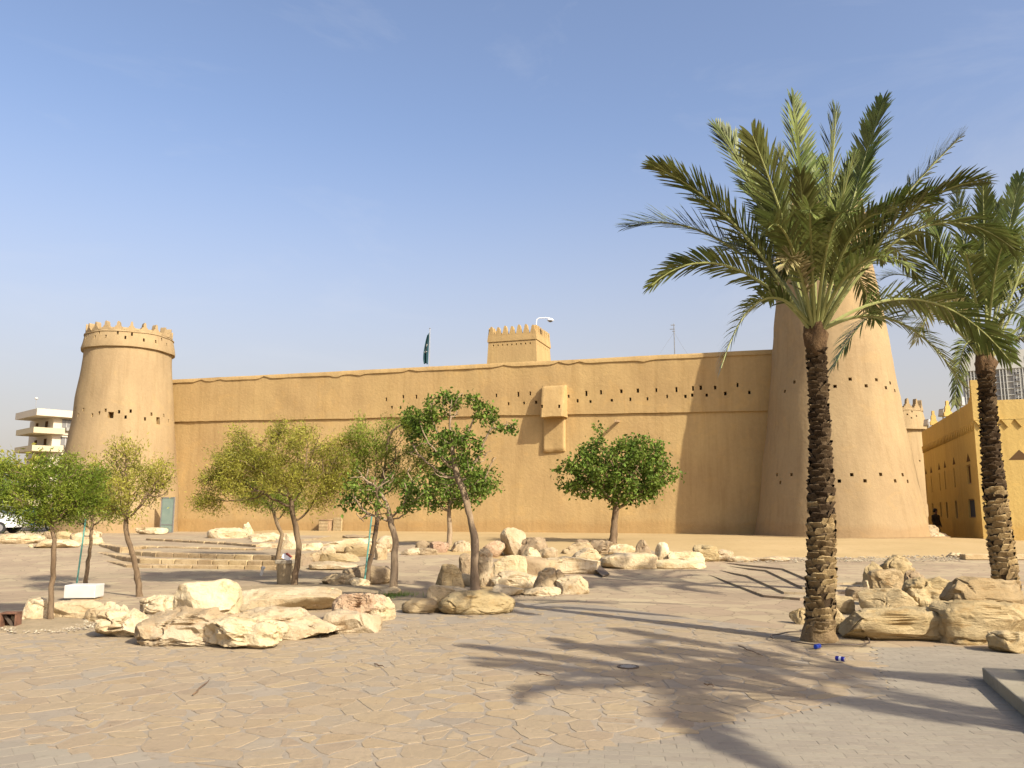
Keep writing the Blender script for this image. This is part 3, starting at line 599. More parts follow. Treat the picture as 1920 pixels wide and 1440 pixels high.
# glass door leaf at the wall foot
dp = aty(312, 996, 47.2); gd = empty('glass_door', (dp.x, dp.y, 0.5), math.atan2(WT.y, WT.x)); tag(gd, 'tall greenish glass door beside the left tower', 'door')
hh = (996-932)*mpp(48.5); ww = .86
mb = MB(); mb.box((0, 0, hh/2), (ww-.08, .02, hh-.08)); mb.build('pane', M['green_glass'], gd)
mb = MB()
for bx_ in (((-ww/2, 0, hh/2), (.05, .06, hh)), ((ww/2, 0, hh/2), (.05, .06, hh)), ((0, 0, hh-.025), (ww-.05, .056, .05)), ((0, 0, .025), (ww-.05, .056, .05)), ((0, 0, .44), (ww-.05, .05, .04))): mb.box(*bx_)
mb.build('frame', M['metal'], gd)
# timber box and pale slab against the wall behind the trees
cp_ = wall_z(622, 995) + WN*.6; cb = empty('timber_cabinet', (cp_.x-.05, cp_.y, .46), math.atan2(WT.y, WT.x)); tag(cb, 'small yellow timber cabinet standing against the wall behind the trees', 'cabinet')
mb = MB(); mb.box((0, 0, .36), (.62, .4, .72)); mb.build('carcass', M['wood'], cb)
for k in range(4): mb = MB(); mb.box((0, -.21, .1+k*.17), (.56, .03, .15)); mb.build('drawer_front', M['block'], cb)
mb = MB(); mb.box((0, 0, .745), (.7, .46, .05)); mb.build('top', M['wood'], cb)
slb = wall_z(638, 995) + WN*.5; mb = MB(); mb.box((0, 0, .45), (.55, .14, .95)); so_ = mb.build('stone_slab', M['lime_yellow'], None, (slb.x+.08, slb.y, .40)); so_.rotation_euler = (R(-5), 0, math.atan2(WT.y, WT.x)); tag(so_, 'upright yellow stone slab leaning beside the timber cabinet', 'slab')
bv = so_.modifiers.new('b', 'BEVEL'); bv.width = .03; bv.segments = 2

# ------------------------------------------------------------------ yellow building on the right
yb = empty('ochre_building', (19.6, 35.0, 0)); tag(yb, 'yellow ochre building with slit windows and crested parapet', 'building')
Y0 = Vector((19.6, 35.0, 0)); YF = Vector((24.3, 49.0, 0)); yd = (YF-Y0).normalized(); yn = Vector((-yd.y, yd.x, 0))  # shaded face normal, to the left
yr = Vector((yd.y, -yd.x, 0)); YH = 6.35
LF = (YF-Y0).length; WR = 9.0
def shade(px, py): return onplane(px, py, Y0, yn) - Y0
def lit(px, py): return onplane(px, py, Y0, yd) - Y0
mb = MB(); mb.prism([(0, 0), tuple((yr*WR)[:2]), tuple((yr*WR+yd*LF)[:2]), tuple((yd*LF)[:2])], 0.0, YH-.02); body = mb.build('wall', M['ochre'], yb)
body['label'] = 'ochre rendered walls'
cuts = []; q0 = lambda x, y: (1640+x*.14583, 700+y*.14583); q02 = lambda x, y: (1640+x*.14583, 880+y*.14583)
win = []
for x, yt, yb_, w_ in ((668, 1335, 1545, 20), (733, 1315, 1530, 20), (838, 1280, 1505, 22), (907, 1257, 1490, 22), (1027, 1215, 1465, 28), (1213, 1180, 1420, 66)):
    a = shade(*q0(x-w_/2, yt)); c_ = shade(*q0(x+w_/2, yb_)); win.append(((a+c_)/2, yn, max(.22, abs((a-c_).dot(yd))), a.z-shade(*q0(x, yb_)).z, 'slit'))
for x, yt, yb_, w_ in ((682, 445, 612, 26), (750, 437, 615, 30), (853, 425, 622, 34), (932, 422, 628, 36), (1052, 403, 630, 44), (1250, 385, 627, 105)):
    a = shade(*q02(x-w_/2, yt)); c_ = shade(*q02(x+w_/2, yb_)); win.append(((a+c_)/2, yn, max(.22, abs((a-c_).dot(yd))), a.z-shade(*q02(x, yb_)).z, 'shutter'))
par = yb
for p, n, w_, h_, k in win: cuts.append((p, n, w_, h_, .30))
cut(body, cuts)
for p, n, w_, h_, k in win:
    mb = MB(); u = yd; Mx = Matrix((u, n, Vector((0, 0, 1)))).transposed()
    mb.box(p - n*.09, (w_-.02, .04, h_-.02), Mx); wo_ = mb.build('window', M['slit' if k == 'slit' else 'shutter'], yb)
    mb = MB(); mb.box(p - n*.05 + Vector((0, 0, h_/2-.03)), (w_-.02, .03, .04), Mx); mb.box(p - n*.05 - Vector((0, 0, h_/2-.03)), (w_-.02, .03, .04), Mx); mb.build('frame', M['wood'], wo_)
for (x, y, s_) in ((658, 1258, 24), (726, 1238, 26), (828, 1195, 28), (902, 1168, 30), (1018, 1124, 34), (1202, 1082, 52)):
    p = shade(*q0(x, y)); a = shade(*q0(x-s_/2, y)); c_ = shade(*q0(x+s_/2, y)); w_ = max(.2, (a-c_).length); h_ = .36
    mb = MB(); mb.extr([(-w_/2, -h_/2), (w_/2, -h_/2), (0, h_/2)], p + yn*.006, yd, Vector((0, 0, 1)), -yn, .2); mb.build('triangular_vent', M['slit'], yb)
p = lit(*q0(1862, 1050)); mb = MB(); mb.extr([(-.42, -.2), (.42, -.2), (0, .22)], p - yd*.006, yr, Vector((0, 0, 1)), yd, .2); mb.build('triangular_vent', M['slit'], yb)
# saw-tooth frieze: triangular teeth proud of the face
zf = (shade(*q0(1300, 690)).z + shade(*q0(640, 975)).z)/2
k = 34
for i in range(k):
    s = LF*(i+.5)/k; w_ = LF/k*.86; mb = MB()
    mb.extr([(-w_/2, .17), (w_/2, .17), (0, -.17)], yd*s + Vector((0, 0, zf)) - yn*.01, yd, Vector((0, 0, 1)), yn, .07); mb.build('frieze_tooth', M['ochre'], yb)
zf2 = lit(*q0(1760, 645)).z
for i in range(18):
    s = WR*(i+.5)/18; w_ = WR/18*.9; mb = MB()
    mb.extr([(-w_/2, .16), (w_/2, .16), (0, -.16)], yr*s + Vector((0, 0, zf2)) + yd*.01, yr, Vector((0, 0, 1)), -yd, .09); mb.build('frieze_tooth', M['ochre'], yb)
mb = MB(); mb.box(yr*WR/2 - yd*.03 + Vector((0, 0, zf2+.2)), (WR, .08, .05), Matrix((yr, yd, Vector((0, 0, 1)))).transposed()); mb.build('frieze_band', M['ochre'], yb)
mb = MB(); mb.box(yd*LF/2 + yn*.03 + Vector((0, 0, zf+.2)), (LF, .07, .05), Matrix((yd, -yn, Vector((0, 0, 1)))).transposed()); mb.build('frieze_band', M['ochre'], yb)
# parapet, corner horn, merlons
mb = MB(); mb.extr([(0, 0), (1.0, 0), (.45, .2), (.3, .55), (.22, .85), (0, .9)], Vector((0, 0, YH-.02)) - yn*.0, yd, Vector((0, 0, 1)), yr, .7); mb.build('corner_horn', M['ochre'], yb)
for x, y in ((935, 555), (755, 690)):
    p = shade(*q0(x, y)); mb = MB(); s = p.dot(yd)
    mb.extr([(-.2, 0), (.2, 0), (.2, .2), (.14, .25), (.12, .5), (.07, .56), (.06, .78), (-.06, .78), (-.07, .56), (-.12, .5), (-.14, .25), (-.2, .2)], yd*s + Vector((0, 0, YH-.03)) + yr*.05, yr*.95+yd*.3, Vector((0, 0, 1)), yd, .3); mb.build('merlon', M['ochre'], yb)
def floodlight(pos, d, label):
    e = empty('floodlight', pos); tag(e, label, 'floodlight', 'floodlights on the ochre building')
    mb = MB(); mb.tube([(0, 0, 0), (0, 0, .3)], .04, 6); mb.build('bracket', M['metal'], e)
    mb = MB(); Mx = d.to_track_quat('Y', 'Z').to_matrix(); mb.box((0, 0, .48), (.42, .2, .4), Mx, taper=.8); mb.build('housing', M['metal'], e)
    mb = MB(); mb.box(Vector((0, 0, .48)) + Mx @ Vector((0, .105, 0)), (.32, .02, .28), Mx); mb.build('lens', M['white'], e)
for x, y, lb in ((1030, 470, 'floodlight on the yellow parapet next to its nearer merlon'), (815, 615, 'floodlight on the yellow parapet next to its farther merlon'), (625, 760, 'floodlight at the far end of the yellow parapet by the back tower')):
    p = shade(*q0(x, y)); s = p.dot(yd); floodlight(Y0 + yd*s + yr*.25 + Vector((0, 0, YH-.03)), Vector((-.9, -.3, .1)).normalized(), lb)

# ------------------------------------------------------------------ far tower block, right
TB = Vector((110.5*2, 400, 0)); tb_ = empty('tower_block', TB, R(-27)); tag(tb_, 'distant white high-rise block with vertical fins behind the palm', 'building')
ztop = aty(1815, 664, 400).z; zmid = aty(1815, 697, 400).z; pxm = mpp(400, 40)
mb = MB(); mb.box((25, 12, zmid/2), (50, 24, zmid)); mb.build('body', M['tower_grey'], tb_)
mb = MB(); mb.box((25, 11.6, (zmid+ztop)/2), (50.6, 25.4, ztop-zmid)); mb.build('parapet', M['tower_white'], tb_)
for i in range(26):
    x = .4 + i*1.35
    if i in (9, 10, 14, 15, 19, 20, 24, 25): continue
    mb = MB(); mb.box((x, -.45, zmid/2), (.42, .9, zmid-.1)); mb.build('fin', M['tower_white'], tb_)
for k in range(16):
    z = zmid - 3.1*k - .2
    mb = MB(); mb.box((25, -.2, z), (50, .5, .3)); mb.build('floor_band', M['tower_white'], tb_)
bay = []
for cxp in (1890, 1911, 1933):
    bx0 = (cxp-1807)*pxm*1.04
    mb = MB(); mb.box((bx0, -.1, zmid/2), (3.6, .5, zmid-.2)); mb.build('bay_panel', M['tower_white'], tb_)
    for k in range(12):
        z = zmid - 2.6 - 3.1*k
        mb = MB(); mb.box((bx0, -.42, z), (2.1, .3, 1.2)); wo_ = mb.build('window', M['dark_glass'], tb_)
        mb = MB(); mb.box((bx0, -.9, z-.3), (1.5, .8, .7)); mb.build('air_conditioner', M['glass_mid'], wo_)
        mb = MB(); mb.box((bx0, -.6, z+.75), (2.5, .8, .12)); mb.build('lintel', M['white'], wo_)
for sx in (7, 26, 45): mb = MB(); mb.box((sx, -1.15, (zmid+ztop)/2-.5), (.35, .12, 3.0)); mb.build('vent_slot', M['glass_mid'], tb_)
# ------------------------------------------------------------------ apartment block, left
ap = aty(90, 800, 140.0); AB = empty('apartment_block', (ap.x, ap.y, 0), R(47)); tag(AB, 'cream apartment block with corner balconies left of the fortress', 'building')
zt = aty(64, 769, 140.0).z; fh = 3.02
mb = MB(); mb.box((9+.8, 6, (zt-1.0)/2), (18, 12, zt-1.0)); mb.build('wall', M['cream'], AB)
mb = MB(); mb.box((8.2, 4.2, zt-.55), (21, 11, 1.15)); mb.build('roof_parapet', M['cream'], AB)
for k in range(5):
    z = zt - 1.1 - fh*(k+1) + .1
    mb = MB(); mb.box((-.8, 3.4, z+.45), (3.4, 9, .95)); mb.box((1.2, -1.05, z+.45), (2.2, .14, .95)); bo = mb.build('balcony', M['beige'], AB)
    mb = MB(); mb.box((9.9, -.1, z+.1), (18, .25, .22)); mb.build('string_course', M['cream'], AB)
    for (x, w_) in ((2.9, 1.5), (6.0, 1.5), (9.8, 1.5)):
        mb = MB(); mb.box((x, .02, z+1.85), (w_, .12, 1.3)); wo_ = mb.build('window', M['glass_mid'], AB)
        mb = MB(); mb.box((x, -.04, z+2.55), (w_+.1, .3, .1)); mb.build('shutter_box', M['dark_glass'], wo_)
        mb = MB(); mb.box((x, -.02, z+1.85), (.06, .1, 1.3)); mb.build('mullion', M['white'], wo_)
        if x < 11: mb = MB(); mb.box((x+.2, -.35, z+.95), (.8, .7, .55)); mb.build('air_conditioner', M['tower_grey'], wo_)
    for y in (3.2, 8.0): mb = MB(); mb.box((.76, y, z+1.4), (.1, 1.1, 2.0)); mb.build('balcony_door', M['slit'], AB)
dish = empty('satellite_dish', AB.matrix_basis @ Vector((5.3, 1.2, zt+.02))); tag(dish, 'dark satellite dish on the apartment roof', 'dish')
mb = MB(); lathe(mb, [(.02, 0), (.6, .1), (1.05, .32), (1.15, .42), (1.1, .42), (.58, .17), (.02, .08)], (0, 0, 0), 20); do = mb.build('reflector', M['dark_glass'], dish, (0, 0, 1.0), True); do.rotation_euler = (R(10), R(52), 0)
mb = MB(); mb.tube([(0, 0, 0), (0, 0, .95)], .06, 6); mb.build('stand', M['metal'], dish)
d2 = empty('water_tank', AB.matrix_basis @ Vector((8.2, 1.2, zt+.02))); tag(d2, 'tiny dark vent on the apartment roof right of the dish', 'vent')
mb = MB(); lathe(mb, [(.25, 0), (.25, .5), (.35, .52), (.1, .85)], (0, 0, 0), 10); mb.build('vent', M['metal'], d2); d2.name = 'roof_vent'
l2 = empty('roof_lamp', AB.matrix_basis @ Vector((-2.0, .5, zt+.02))); tag(l2, 'white ball lamp on a thin pole at the apartment roof corner', 'lamp')
mb = MB(); mb.tube([(0, 0, 0), (0, 0, 1.6)], .04, 6); mb.build('pole', M['metal'], l2); mb = MB(); lathe(mb, [(.05, 0), (.28, .15), (.28, .3), (.05, .45)], (0, 0, 1.6), 12); mb.build('globe', M['white'], l2, smooth=True)
# ------------------------------------------------------------------ steps
def polyprism_world(name, pts, z0, z1, mat, parent=None):
    area = sum(pts[i][0]*pts[(i+1) % len(pts)][1] - pts[(i+1) % len(pts)][0]*pts[i][1] for i in range(len(pts)))
    if area < 0: pts = pts[::-1]
    mb = MB(); mb.prism(pts, z0, z1); return mb.build(name, mat, parent)
# four shallow kerbed steps on the right of the plaza
ps = empty('plaza_steps'); tag(ps, 'four shallow bent steps crossing the plaza behind the near palm', 'steps')
SL = [[(1266, 1064), (1342, 1085), (1432, 1120), (1500, 1126), (1600, 1124), (1720, 1123), (2000, 1122)],
      [(1290, 1061), (1400, 1082), (1470, 1114), (1510, 1115), (1600, 1113), (1720, 1112), (2000, 1111)],
      [(1307, 1058), (1437, 1072), (1505, 1105), (1540, 1106), (1600, 1104), (1720, 1103), (2000, 1102)],
      [(1322, 1054), (1468, 1069), (1512, 1088), (1545, 1097), (1600, 1096), (1720, 1095), (2000, 1094)]]
for k, line in enumerate(SL):
    z0 = .045*k; w_ = [atz(px, py, z0) for px, py in line]
    pts = [(p.x, p.y) for p in w_] + [(w_[-1].x, 27.0), (w_[0].x, 27.0)]
    polyprism_world('step', pts, z0-.1, z0+.045, M['plaza'], ps)
# stone-block steps on the left
ls = empty('stone_block_steps'); tag(ls, 'broad steps of rough yellow blocks below the left tower', 'steps')
def block_course(line, z0, h, back, parent, th=.34):
    pts = [atz(px, py, z0) for px, py in line]
    for a, c_ in zip(pts[:-1], pts[1:]):
        d = c_-a; L = d.length; d.normalize(); n = Vector((-d.y, d.x, 0)); s = 0
        if n.y < 0: n = -n
        while s < L-.05:
            w_ = min(random.uniform(.42, .8), L-s); mb = MB(); jj = random.uniform(-.02, .02)
            if L-s-w_ < .2: w_ = L-s
            mb.box((0, 0, -.08), (w_-.025, th, h+.16+random.uniform(-.012, .008)))
            bo = mb.build('block', M['block'], parent, a + d*(s+w_/2) + n*(th/2+jj) + Vector((0, 0, h/2)), False)
            bo.rotation_euler = (R(random.uniform(-1, 1)), R(random.uniform(-1, 1)), math.atan2(d.y, d.x)+R(random.uniform(-1, 1)))
            bv = bo.modifiers.new('b', 'BEVEL'); bv.width = .022; bv.segments = 2
            s += w_
    area = [(p.x, p.y+.1) for p in pts] + [(pts[-1].x+.5, back), (pts[0].x-.3, back)]
    polyprism_world('tread', area, z0-.25, z0+h-.008, M['plaza'], parent)
zb = .075
block_course([(131, 1047), (236, 1067), (545, 1070)], zb, .13, 37, ls)
block_course([(168, 1041), (262, 1056), (545, 1061)], zb+.13, .13, 37.5, ls)
block_course([(240, 1040), (292, 1044), (545, 1051)], zb+.26, .13, 38, ls)
block_course([(122, 1032), (182, 1036), (224, 1036)], zb+.20, .09, 38, ls)
block_course([(185, 1024), (226, 1031), (252, 1028), (480, 1034)], zb+.35, .085, 40, ls)
block_course([(272, 1013), (418, 1021), (480, 1026)], zb+.43, .08, 41, ls)
# concrete steps in the lower right corner
cs = empty('concrete_steps'); tag(cs, 'pale concrete steps cut off by the lower right corner', 'steps')
p0 = atz(1843, 1276, 0); p1 = atz(1920, 1345, 0); d = (p1-p0).normalized(); rr = Vector((d.y*-1, d.x, 0)); rr = rr if rr.x > 0 else -rr
for k in range(3):
    o_ = p0 + rr*(.42*k) ; L = 3.4
    pts = [o_, o_+d*L, o_+d*L+rr*(1.6-.42*k), o_+rr*(1.6-.42*k)]
    so_ = polyprism_world('step', [(p.x, p.y) for p in pts], .0 if k == 0 else .13*k-.004, .13*(k+1), M['concrete'], cs)
    bv = so_.modifiers.new('b', 'BEVEL'); bv.width = .012; bv.segments = 2
# low stone kerbs by the yellow building
kb_ = empty('stone_kerb'); tag(kb_, 'two low brown kerb stones in front of the yellow building', 'kerb')
for (x0, x1, y, hz, dz) in ((1813, 1990, 1046, .16, 0.0), (1808, 1990, 1055, .10, -.12)):
    a = ong(x0, y+5); c_ = Vector((a.x+4.2, a.y+.1, 0)); mb = MB(); mb.box(((a.x+c_.x)/2, a.y+.25, a.z+hz/2+.02+dz), (c_.x-a.x, .35, hz)); so_ = mb.build('kerb', M['block'], kb_); bv = so_.modifiers.new('b', 'BEVEL'); bv.width = .02; bv.segments = 2

# ------------------------------------------------------------------ boulders
SPH = {}
def sphere(sub):
    if sub not in SPH:
        bm = bmesh.new(); bmesh.ops.create_icosphere(bm, subdivisions=sub, radius=1.0); bm.verts.ensure_lookup_table()
        SPH[sub] = (np.array([v.co[:] for v in bm.verts]), [[v.index for v in f.verts] for f in bm.faces]); bm.free()
    return SPH[sub]
seedc = [0]
def boulder(label, x0, y0, x1, y1, mat='lime', dr=.75, sq=.55, z=None, base=None, sub=None, rz=0.0, cuts=9, rough=.07, flat=.0, name='boulder', strata=0.0, group='limestone boulders set around the plaza', lean=0.0, spike=0.0):
    seedc[0] += 1; sd = seedc[0]*13.7; rs = np.random.default_rng(seedc[0]*101+5)
    by = base or y1
    if z is None: P = ong((x0+x1)/2, by)
    else: P = atz((x0+x1)/2, by, z)
    s = mpp(P.y, P.z); W = (x1-x0)*s*1.10; H = (by-y0)*s; Dp = max(W*dr, .12) if W < 1.6 else max(1.2, W*dr*.8)
    al = math.atan2(CAM_H-P.z, P.y); hz = max(.35*H, H*1.0 - .40*Dp*math.tan(al))
    if sub is None: sub = 5 if W*H/s/s > 2600 else 4
    v, f = sphere(sub); v = v.copy()
    e = lerp(1.0, .36, min(1, sq+(.18 if cuts > 4 else 0)))
    v = np.sign(v)*np.abs(v)**e; v /= np.abs(v).max(axis=0)
    for i in range(cuts if cuts > 4 else cuts):                               # random facets
        n = rs.normal(size=3); n[2] = n[2]*.8+.15; n /= np.linalg.norm(n); dd = rs.uniform(.66, 1.0) if cuts > 4 else rs.uniform(.82, 1.0)
        t = v @ n - dd; m_ = t > 0; v[m_] -= np.outer(t[m_], n)*.97
    v /= np.abs(v).max(axis=0)
    ca_, sa_ = math.cos(rz), math.sin(rz); v[:, :2] = v[:, :2] @ np.array([[ca_, sa_], [-sa_, ca_]]); v /= np.abs(v).max(axis=0)
    zz = (v[:, 2]+1)/2
    if lean: v[:, 0] += lean*(zz-.5)
    if spike: k = 1-spike*np.clip(zz-.25, 0, 1)**1.0; v[:, 0] *= k; v[:, 1] *= k; v[:, 0] += spike*.25*zz
    sx, sy, sz = W/2, Dp/2, hz*.62
    out = np.empty_like(v); mn = min(W, Dp, hz*1.4); am = rough*mn*1.25
    for i in range(len(v)):
        p = Vector((v[i, 0]*sx, v[i, 1]*sy, v[i, 2]*sz)); q_ = p*(1.5/mn) + Vector((sd, 0, 0))
        nn = .9*noise.fractal(q_, .8, 2.1, 5) + .8*(abs(noise.noise(q_*1.7))-.25) + .4*(abs(noise.noise(q_*5.1))-.25) + .22*(abs(noise.noise(q_*11.3))-.25)
        cr_ = abs(noise.noise(q_*.9+Vector((7, 3, 1)))); nn -= 1.1*max(0, .06-cr_)/.06
        if strata: nn += strata*math.sin(p.z/mn*26 + 3*noise.noise(q_*.8))*.5*(1 if v[i, 2] < .55 else .2)
        dvec = Vector((v[i, 0], v[i, 1], v[i, 2]*.8)).normalized()
        p += dvec*am*nn
        out[i] = p
    out[:, 0] *= W/(out[:, 0].max()-out[:, 0].min())
    out[:, 2] -= out[:, 2].max(); out[:, 2] *= (hz*1.22)/(-out[:, 2].min()); out[:, 2] += hz
    o = link(name, mesh(name, out, f, M[mat], True, 30), None, (P.x, P.y+Dp*.46, P.z))
    tag(o, label, 'boulder', group); return o
b = boulder
# front left group
b('boulder with a dark hollow left end, leftmost of the big front pile', 170, 1135, 264, 1198, dr=.8, sq=.4, rough=.14, spike=.12, strata=.15)
b('large rounded front boulder with a dark cracked left face', 246, 1138, 440, 1213, dr=.7, sq=.45, rough=.12, cuts=7)
b('low pale boulder at the very front of the left pile', 358, 1152, 515, 1219, dr=.75, sq=.35, rough=.11, strata=.2)
b('tall white upright block rising from the left pile', 316, 1087, 432, 1160, dr=.6, sq=.6, base=1165, rough=.06, lean=.1)
b('long flat-topped pale block at the back of the left pile', 434, 1103, 618, 1147, dr=.45, sq=.75, base=1148, rough=.05, cuts=5)
b('long slab with a flaky yellow underside in the left pile', 428, 1138, 618, 1199, dr=.6, sq=.55, rough=.08, mat='lime', strata=.28)
b('low slab at the right end of the left pile', 598, 1143, 700, 1190, dr=.9, sq=.6, rough=.06)
b('reddish pitted rock behind the right end of the left pile', 618, 1111, 715, 1163, mat='lime_pitted', dr=.7, sq=.4, base=1168, rough=.08)
b('pale rock at the right of the reddish pitted rock', 680, 1118, 733, 1166, dr=.9, sq=.3, rough=.07)
b('small brown-ended rock just left of the tall white block', 243, 1115, 322, 1148, dr=.8, sq=.4, base=1152, rough=.1)
b('shaded rock right of the rusty lamp box', 28, 1122, 82, 1166, dr=.8, sq=.4)
b('low long pale slab behind the leftmost tree trunk', 74, 1126, 182, 1160, dr=.5, sq=.6, base=1163, rough=.05)
b('small brown rock between the leftmost tree and the left pile', 158, 1141, 184, 1166, mat='lime_brown', sq=.3)
b('small pale rock in the gravel right of the leftmost tree', 180, 1128, 210, 1158, base=1160, sq=.3)
# centre group
b('big smooth oval boulder in front of the central tree', 820, 1107, 960, 1154, mat='lime_yellow', dr=.7, sq=.25, cuts=3, rough=.05)
b('small rounded boulder left of the big oval boulder', 752, 1122, 822, 1151, mat='lime_yellow', dr=.8, sq=.35, cuts=4, rough=.06)
b('flat block wedged behind the big oval boulder', 808, 1096, 880, 1126, dr=.8, sq=.7, rough=.05, base=1130)
b('pointed rock left of the central tree trunk', 808, 1058, 862, 1100, dr=.6, sq=.4, spike=.55, base=1108, mat='lime_yellow', rough=.06)
b('dark shaded rock hiding behind the central tree trunk', 860, 1038, 884, 1082, mat='lime_brown', dr=1.0, sq=.3, base=1092)  # the dark stone colour paints in the shade here
b('upright pale stone touching the right of the central trunk', 893, 1028, 926, 1104, dr=.9, sq=.4, base=1104, rough=.07)
b('low rock under the dark shaded rock', 857, 1076, 888, 1098, dr=.8, base=1100)
b('pale low slab right of the upright stone', 922, 1070, 1008, 1104, dr=.7, sq=.5, base=1106, rough=.06)
b('flat slab at the foot of the upright stone', 918, 1096, 978, 1118, dr=.7, sq=.5)
b('pointed brown and green rock in the centre pile', 1000, 1064, 1058, 1113, mat='lime_brown', dr=.7, spike=.5, sq=.4, base=1113, rough=.09)
b('pale low rock at the right end of the centre pile', 1044, 1078, 1105, 1115, dr=.8, sq=.3, rough=.08)
b('row of low rubble at the front of the centre pile', 982, 1100, 1050, 1118, dr=.6, sq=.3, rough=.12)
b('greyish flat-faced slab standing in the centre pile', 928, 1041, 986, 1076, dr=.35, sq=.75, base=1088, rough=.04)
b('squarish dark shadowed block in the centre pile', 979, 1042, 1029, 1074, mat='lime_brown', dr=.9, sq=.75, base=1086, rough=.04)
b('small white rock on the squarish dark block', 977, 1026, 1014, 1048, dr=.8, sq=.3, base=1072, sub=4)
b('large white boulder crowning the centre pile', 940, 989, 986, 1033, dr=.9, sq=.35, base=1046, sub=4, rough=.05)
b('pinkish rock left of the crowning white boulder', 903, 1013, 948, 1036, mat='lime_pitted', dr=.8, sq=.35, base=1046, sub=4)
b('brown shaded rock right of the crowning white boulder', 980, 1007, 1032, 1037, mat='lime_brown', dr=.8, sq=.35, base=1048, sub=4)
b('small pale rock below the brown shaded rock', 1012, 1026, 1048, 1052, dr=.8, sq=.3, base=1062, sub=4)
b('long pale low slab pointing right from the centre pile', 1020, 1043, 1136, 1072, dr=.5, sq=.5, base=1076, rough=.06)
# row behind, right of centre
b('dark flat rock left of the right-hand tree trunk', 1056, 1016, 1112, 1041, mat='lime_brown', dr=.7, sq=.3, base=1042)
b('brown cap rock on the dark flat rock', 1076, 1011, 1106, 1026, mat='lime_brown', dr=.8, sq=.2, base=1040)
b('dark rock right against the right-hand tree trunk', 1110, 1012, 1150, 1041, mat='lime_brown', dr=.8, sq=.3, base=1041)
b('yellow rock in front of the dark rocks by the right-hand tree', 1075, 1027, 1126, 1051, dr=.8, sq=.35)
b('large square pale block in front of the right-hand tree', 1133, 1036, 1232, 1067, dr=.5, sq=.8, cuts=5, rough=.04, sub=4)
b('low rock on top of the square pale block', 1146, 1020, 1192, 1040, dr=.7, sq=.4, base=1046)
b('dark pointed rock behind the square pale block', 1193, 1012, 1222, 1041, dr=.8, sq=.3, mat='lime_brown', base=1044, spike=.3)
b('white egg-shaped upright rock right of the square block', 1231, 1017, 1258, 1052, dr=.8, sq=.2, base=1056, cuts=4, lean=.15)
b('flat pale slab at the start of the plaza steps', 1228, 1048, 1326, 1067, dr=.5, sq=.6, sub=4, rough=.05)
b('rough rock lying on the flat slab at the plaza steps', 1254, 1033, 1322, 1054, dr=.6, sq=.35, base=1058, rough=.1, sub=4)
b('yellow block at the upper end of the plaza steps', 1304, 1021, 1350, 1054, dr=.7, sq=.45, mat='lime_yellow')
b('small rock right of the yellow block on the sand edge', 1340, 1030, 1378, 1053, dr=.7, sq=.3)
b('low edging rock on the sand bank, nearest the small rock', 1368, 1042, 1422, 1054, dr=.5, sq=.3)
b('low edging rock on the sand bank, nearest the palm trunk', 1420, 1043, 1482, 1053, dr=.4, sq=.3)
# row left of centre under the small straight tree
b('white low rock left end of the row by the straight thin tree', 752, 1027, 788, 1041, dr=.7, sq=.3)
b('speckled low rock second in the row by the straight thin tree', 780, 1027, 818, 1041, dr=.7, sq=.4, mat='lime_brown')
b('dark rock behind the speckled low rock', 779, 1013, 806, 1034, dr=.8, sq=.3, mat='lime_brown', base=1036)
b('reddish dark rock left of the straight thin trunk', 803, 1015, 838, 1037, dr=.8, sq=.35, mat='lime_pitted', base=1038)
b('pale rock right of the straight thin trunk', 846, 1013, 878, 1037, dr=.8, sq=.45)
b('small fin of rock between the thin tree and the centre pile', 868, 1016, 882, 1036, dr=1.0, sq=.4, spike=.4)
# heap left of centre
b('rounded pale boulder between two trunks near the wall', 704, 1004, 736, 1036, dr=.9, sq=.3, cuts=4)
b('white rock in front of the rounded pale boulder', 699, 1020, 723, 1050, dr=.9, sq=.4)
b('long pale slab at the back of the heap left of the green stake', 598, 1008, 702, 1036, dr=.5, sq=.5, sub=4, base=1038)
b('small stacked rock at the left of the long pale slab', 597, 1022, 626, 1042, dr=.8, sq=.4, base=1044)
b('yellow flat slab right behind the green stake', 648, 1019, 698, 1034, dr=.6, sq=.5, base=1044, mat='lime_yellow')
b('small brown rock at the left foot of the heap', 573, 1036, 600, 1053, dr=.8, sq=.4, mat='lime_brown')
b('long yellow-brown low slab at the front of the heap', 594, 1037, 668, 1054, dr=.6, sq=.45, mat='lime_yellow', strata=.2)
b('lowest slab of the heap spilling onto the plaza', 577, 1052, 662, 1069, dr=.7, sq=.4)
b('pale rock between the forked trunk and the heap', 553, 1018, 602, 1043, dr=.7, sq=.4, base=1044)
b('rough pale rock at the right end of the upper steps', 470, 1017, 520, 1036, dr=.7, sq=.4)
b('small rock above the rough pale rock at the upper steps', 471, 1002, 512, 1019, dr=.7, sq=.4, base=1020, z=.5)
b('broad flat boulder with an undercut left edge at the upper steps', 386, 989, 456, 1012, dr=.6, sq=.3, rough=.08, z=.52)
b('upright narrow stone right of the broad flat boulder', 449, 979, 471, 1010, dr=.8, sq=.45, z=.52, spike=.3)
b('low pale rock right of the upright narrow stone', 462, 998, 522, 1014, dr=.6, sq=.35, z=.52)
b('tall white stone behind the forked trunk', 519, 999, 551, 1038, dr=.8, sq=.5, base=1040)
b('low flat rock against the wall near the timber cabinet', 640, 1002, 690, 1013, dr=.6, sq=.4, z=.46, mat='lime_brown')
b('shaded rounded boulder left of the green stake', 602, 1074, 662, 1099, mat='lime_brown', dr=.7, sq=.3)  # shade on this boulder is put into its darker stone
b('largest shaded boulder behind the green stake', 640, 1059, 734, 1096, mat='lime_brown', dr=.6, sq=.25, cuts=4)  # darker stone chosen to paint the shade it lies in
b('small pale sun-flecked rock at the foot of the green stake', 654, 1083, 690, 1101, dr=.7, sq=.45)
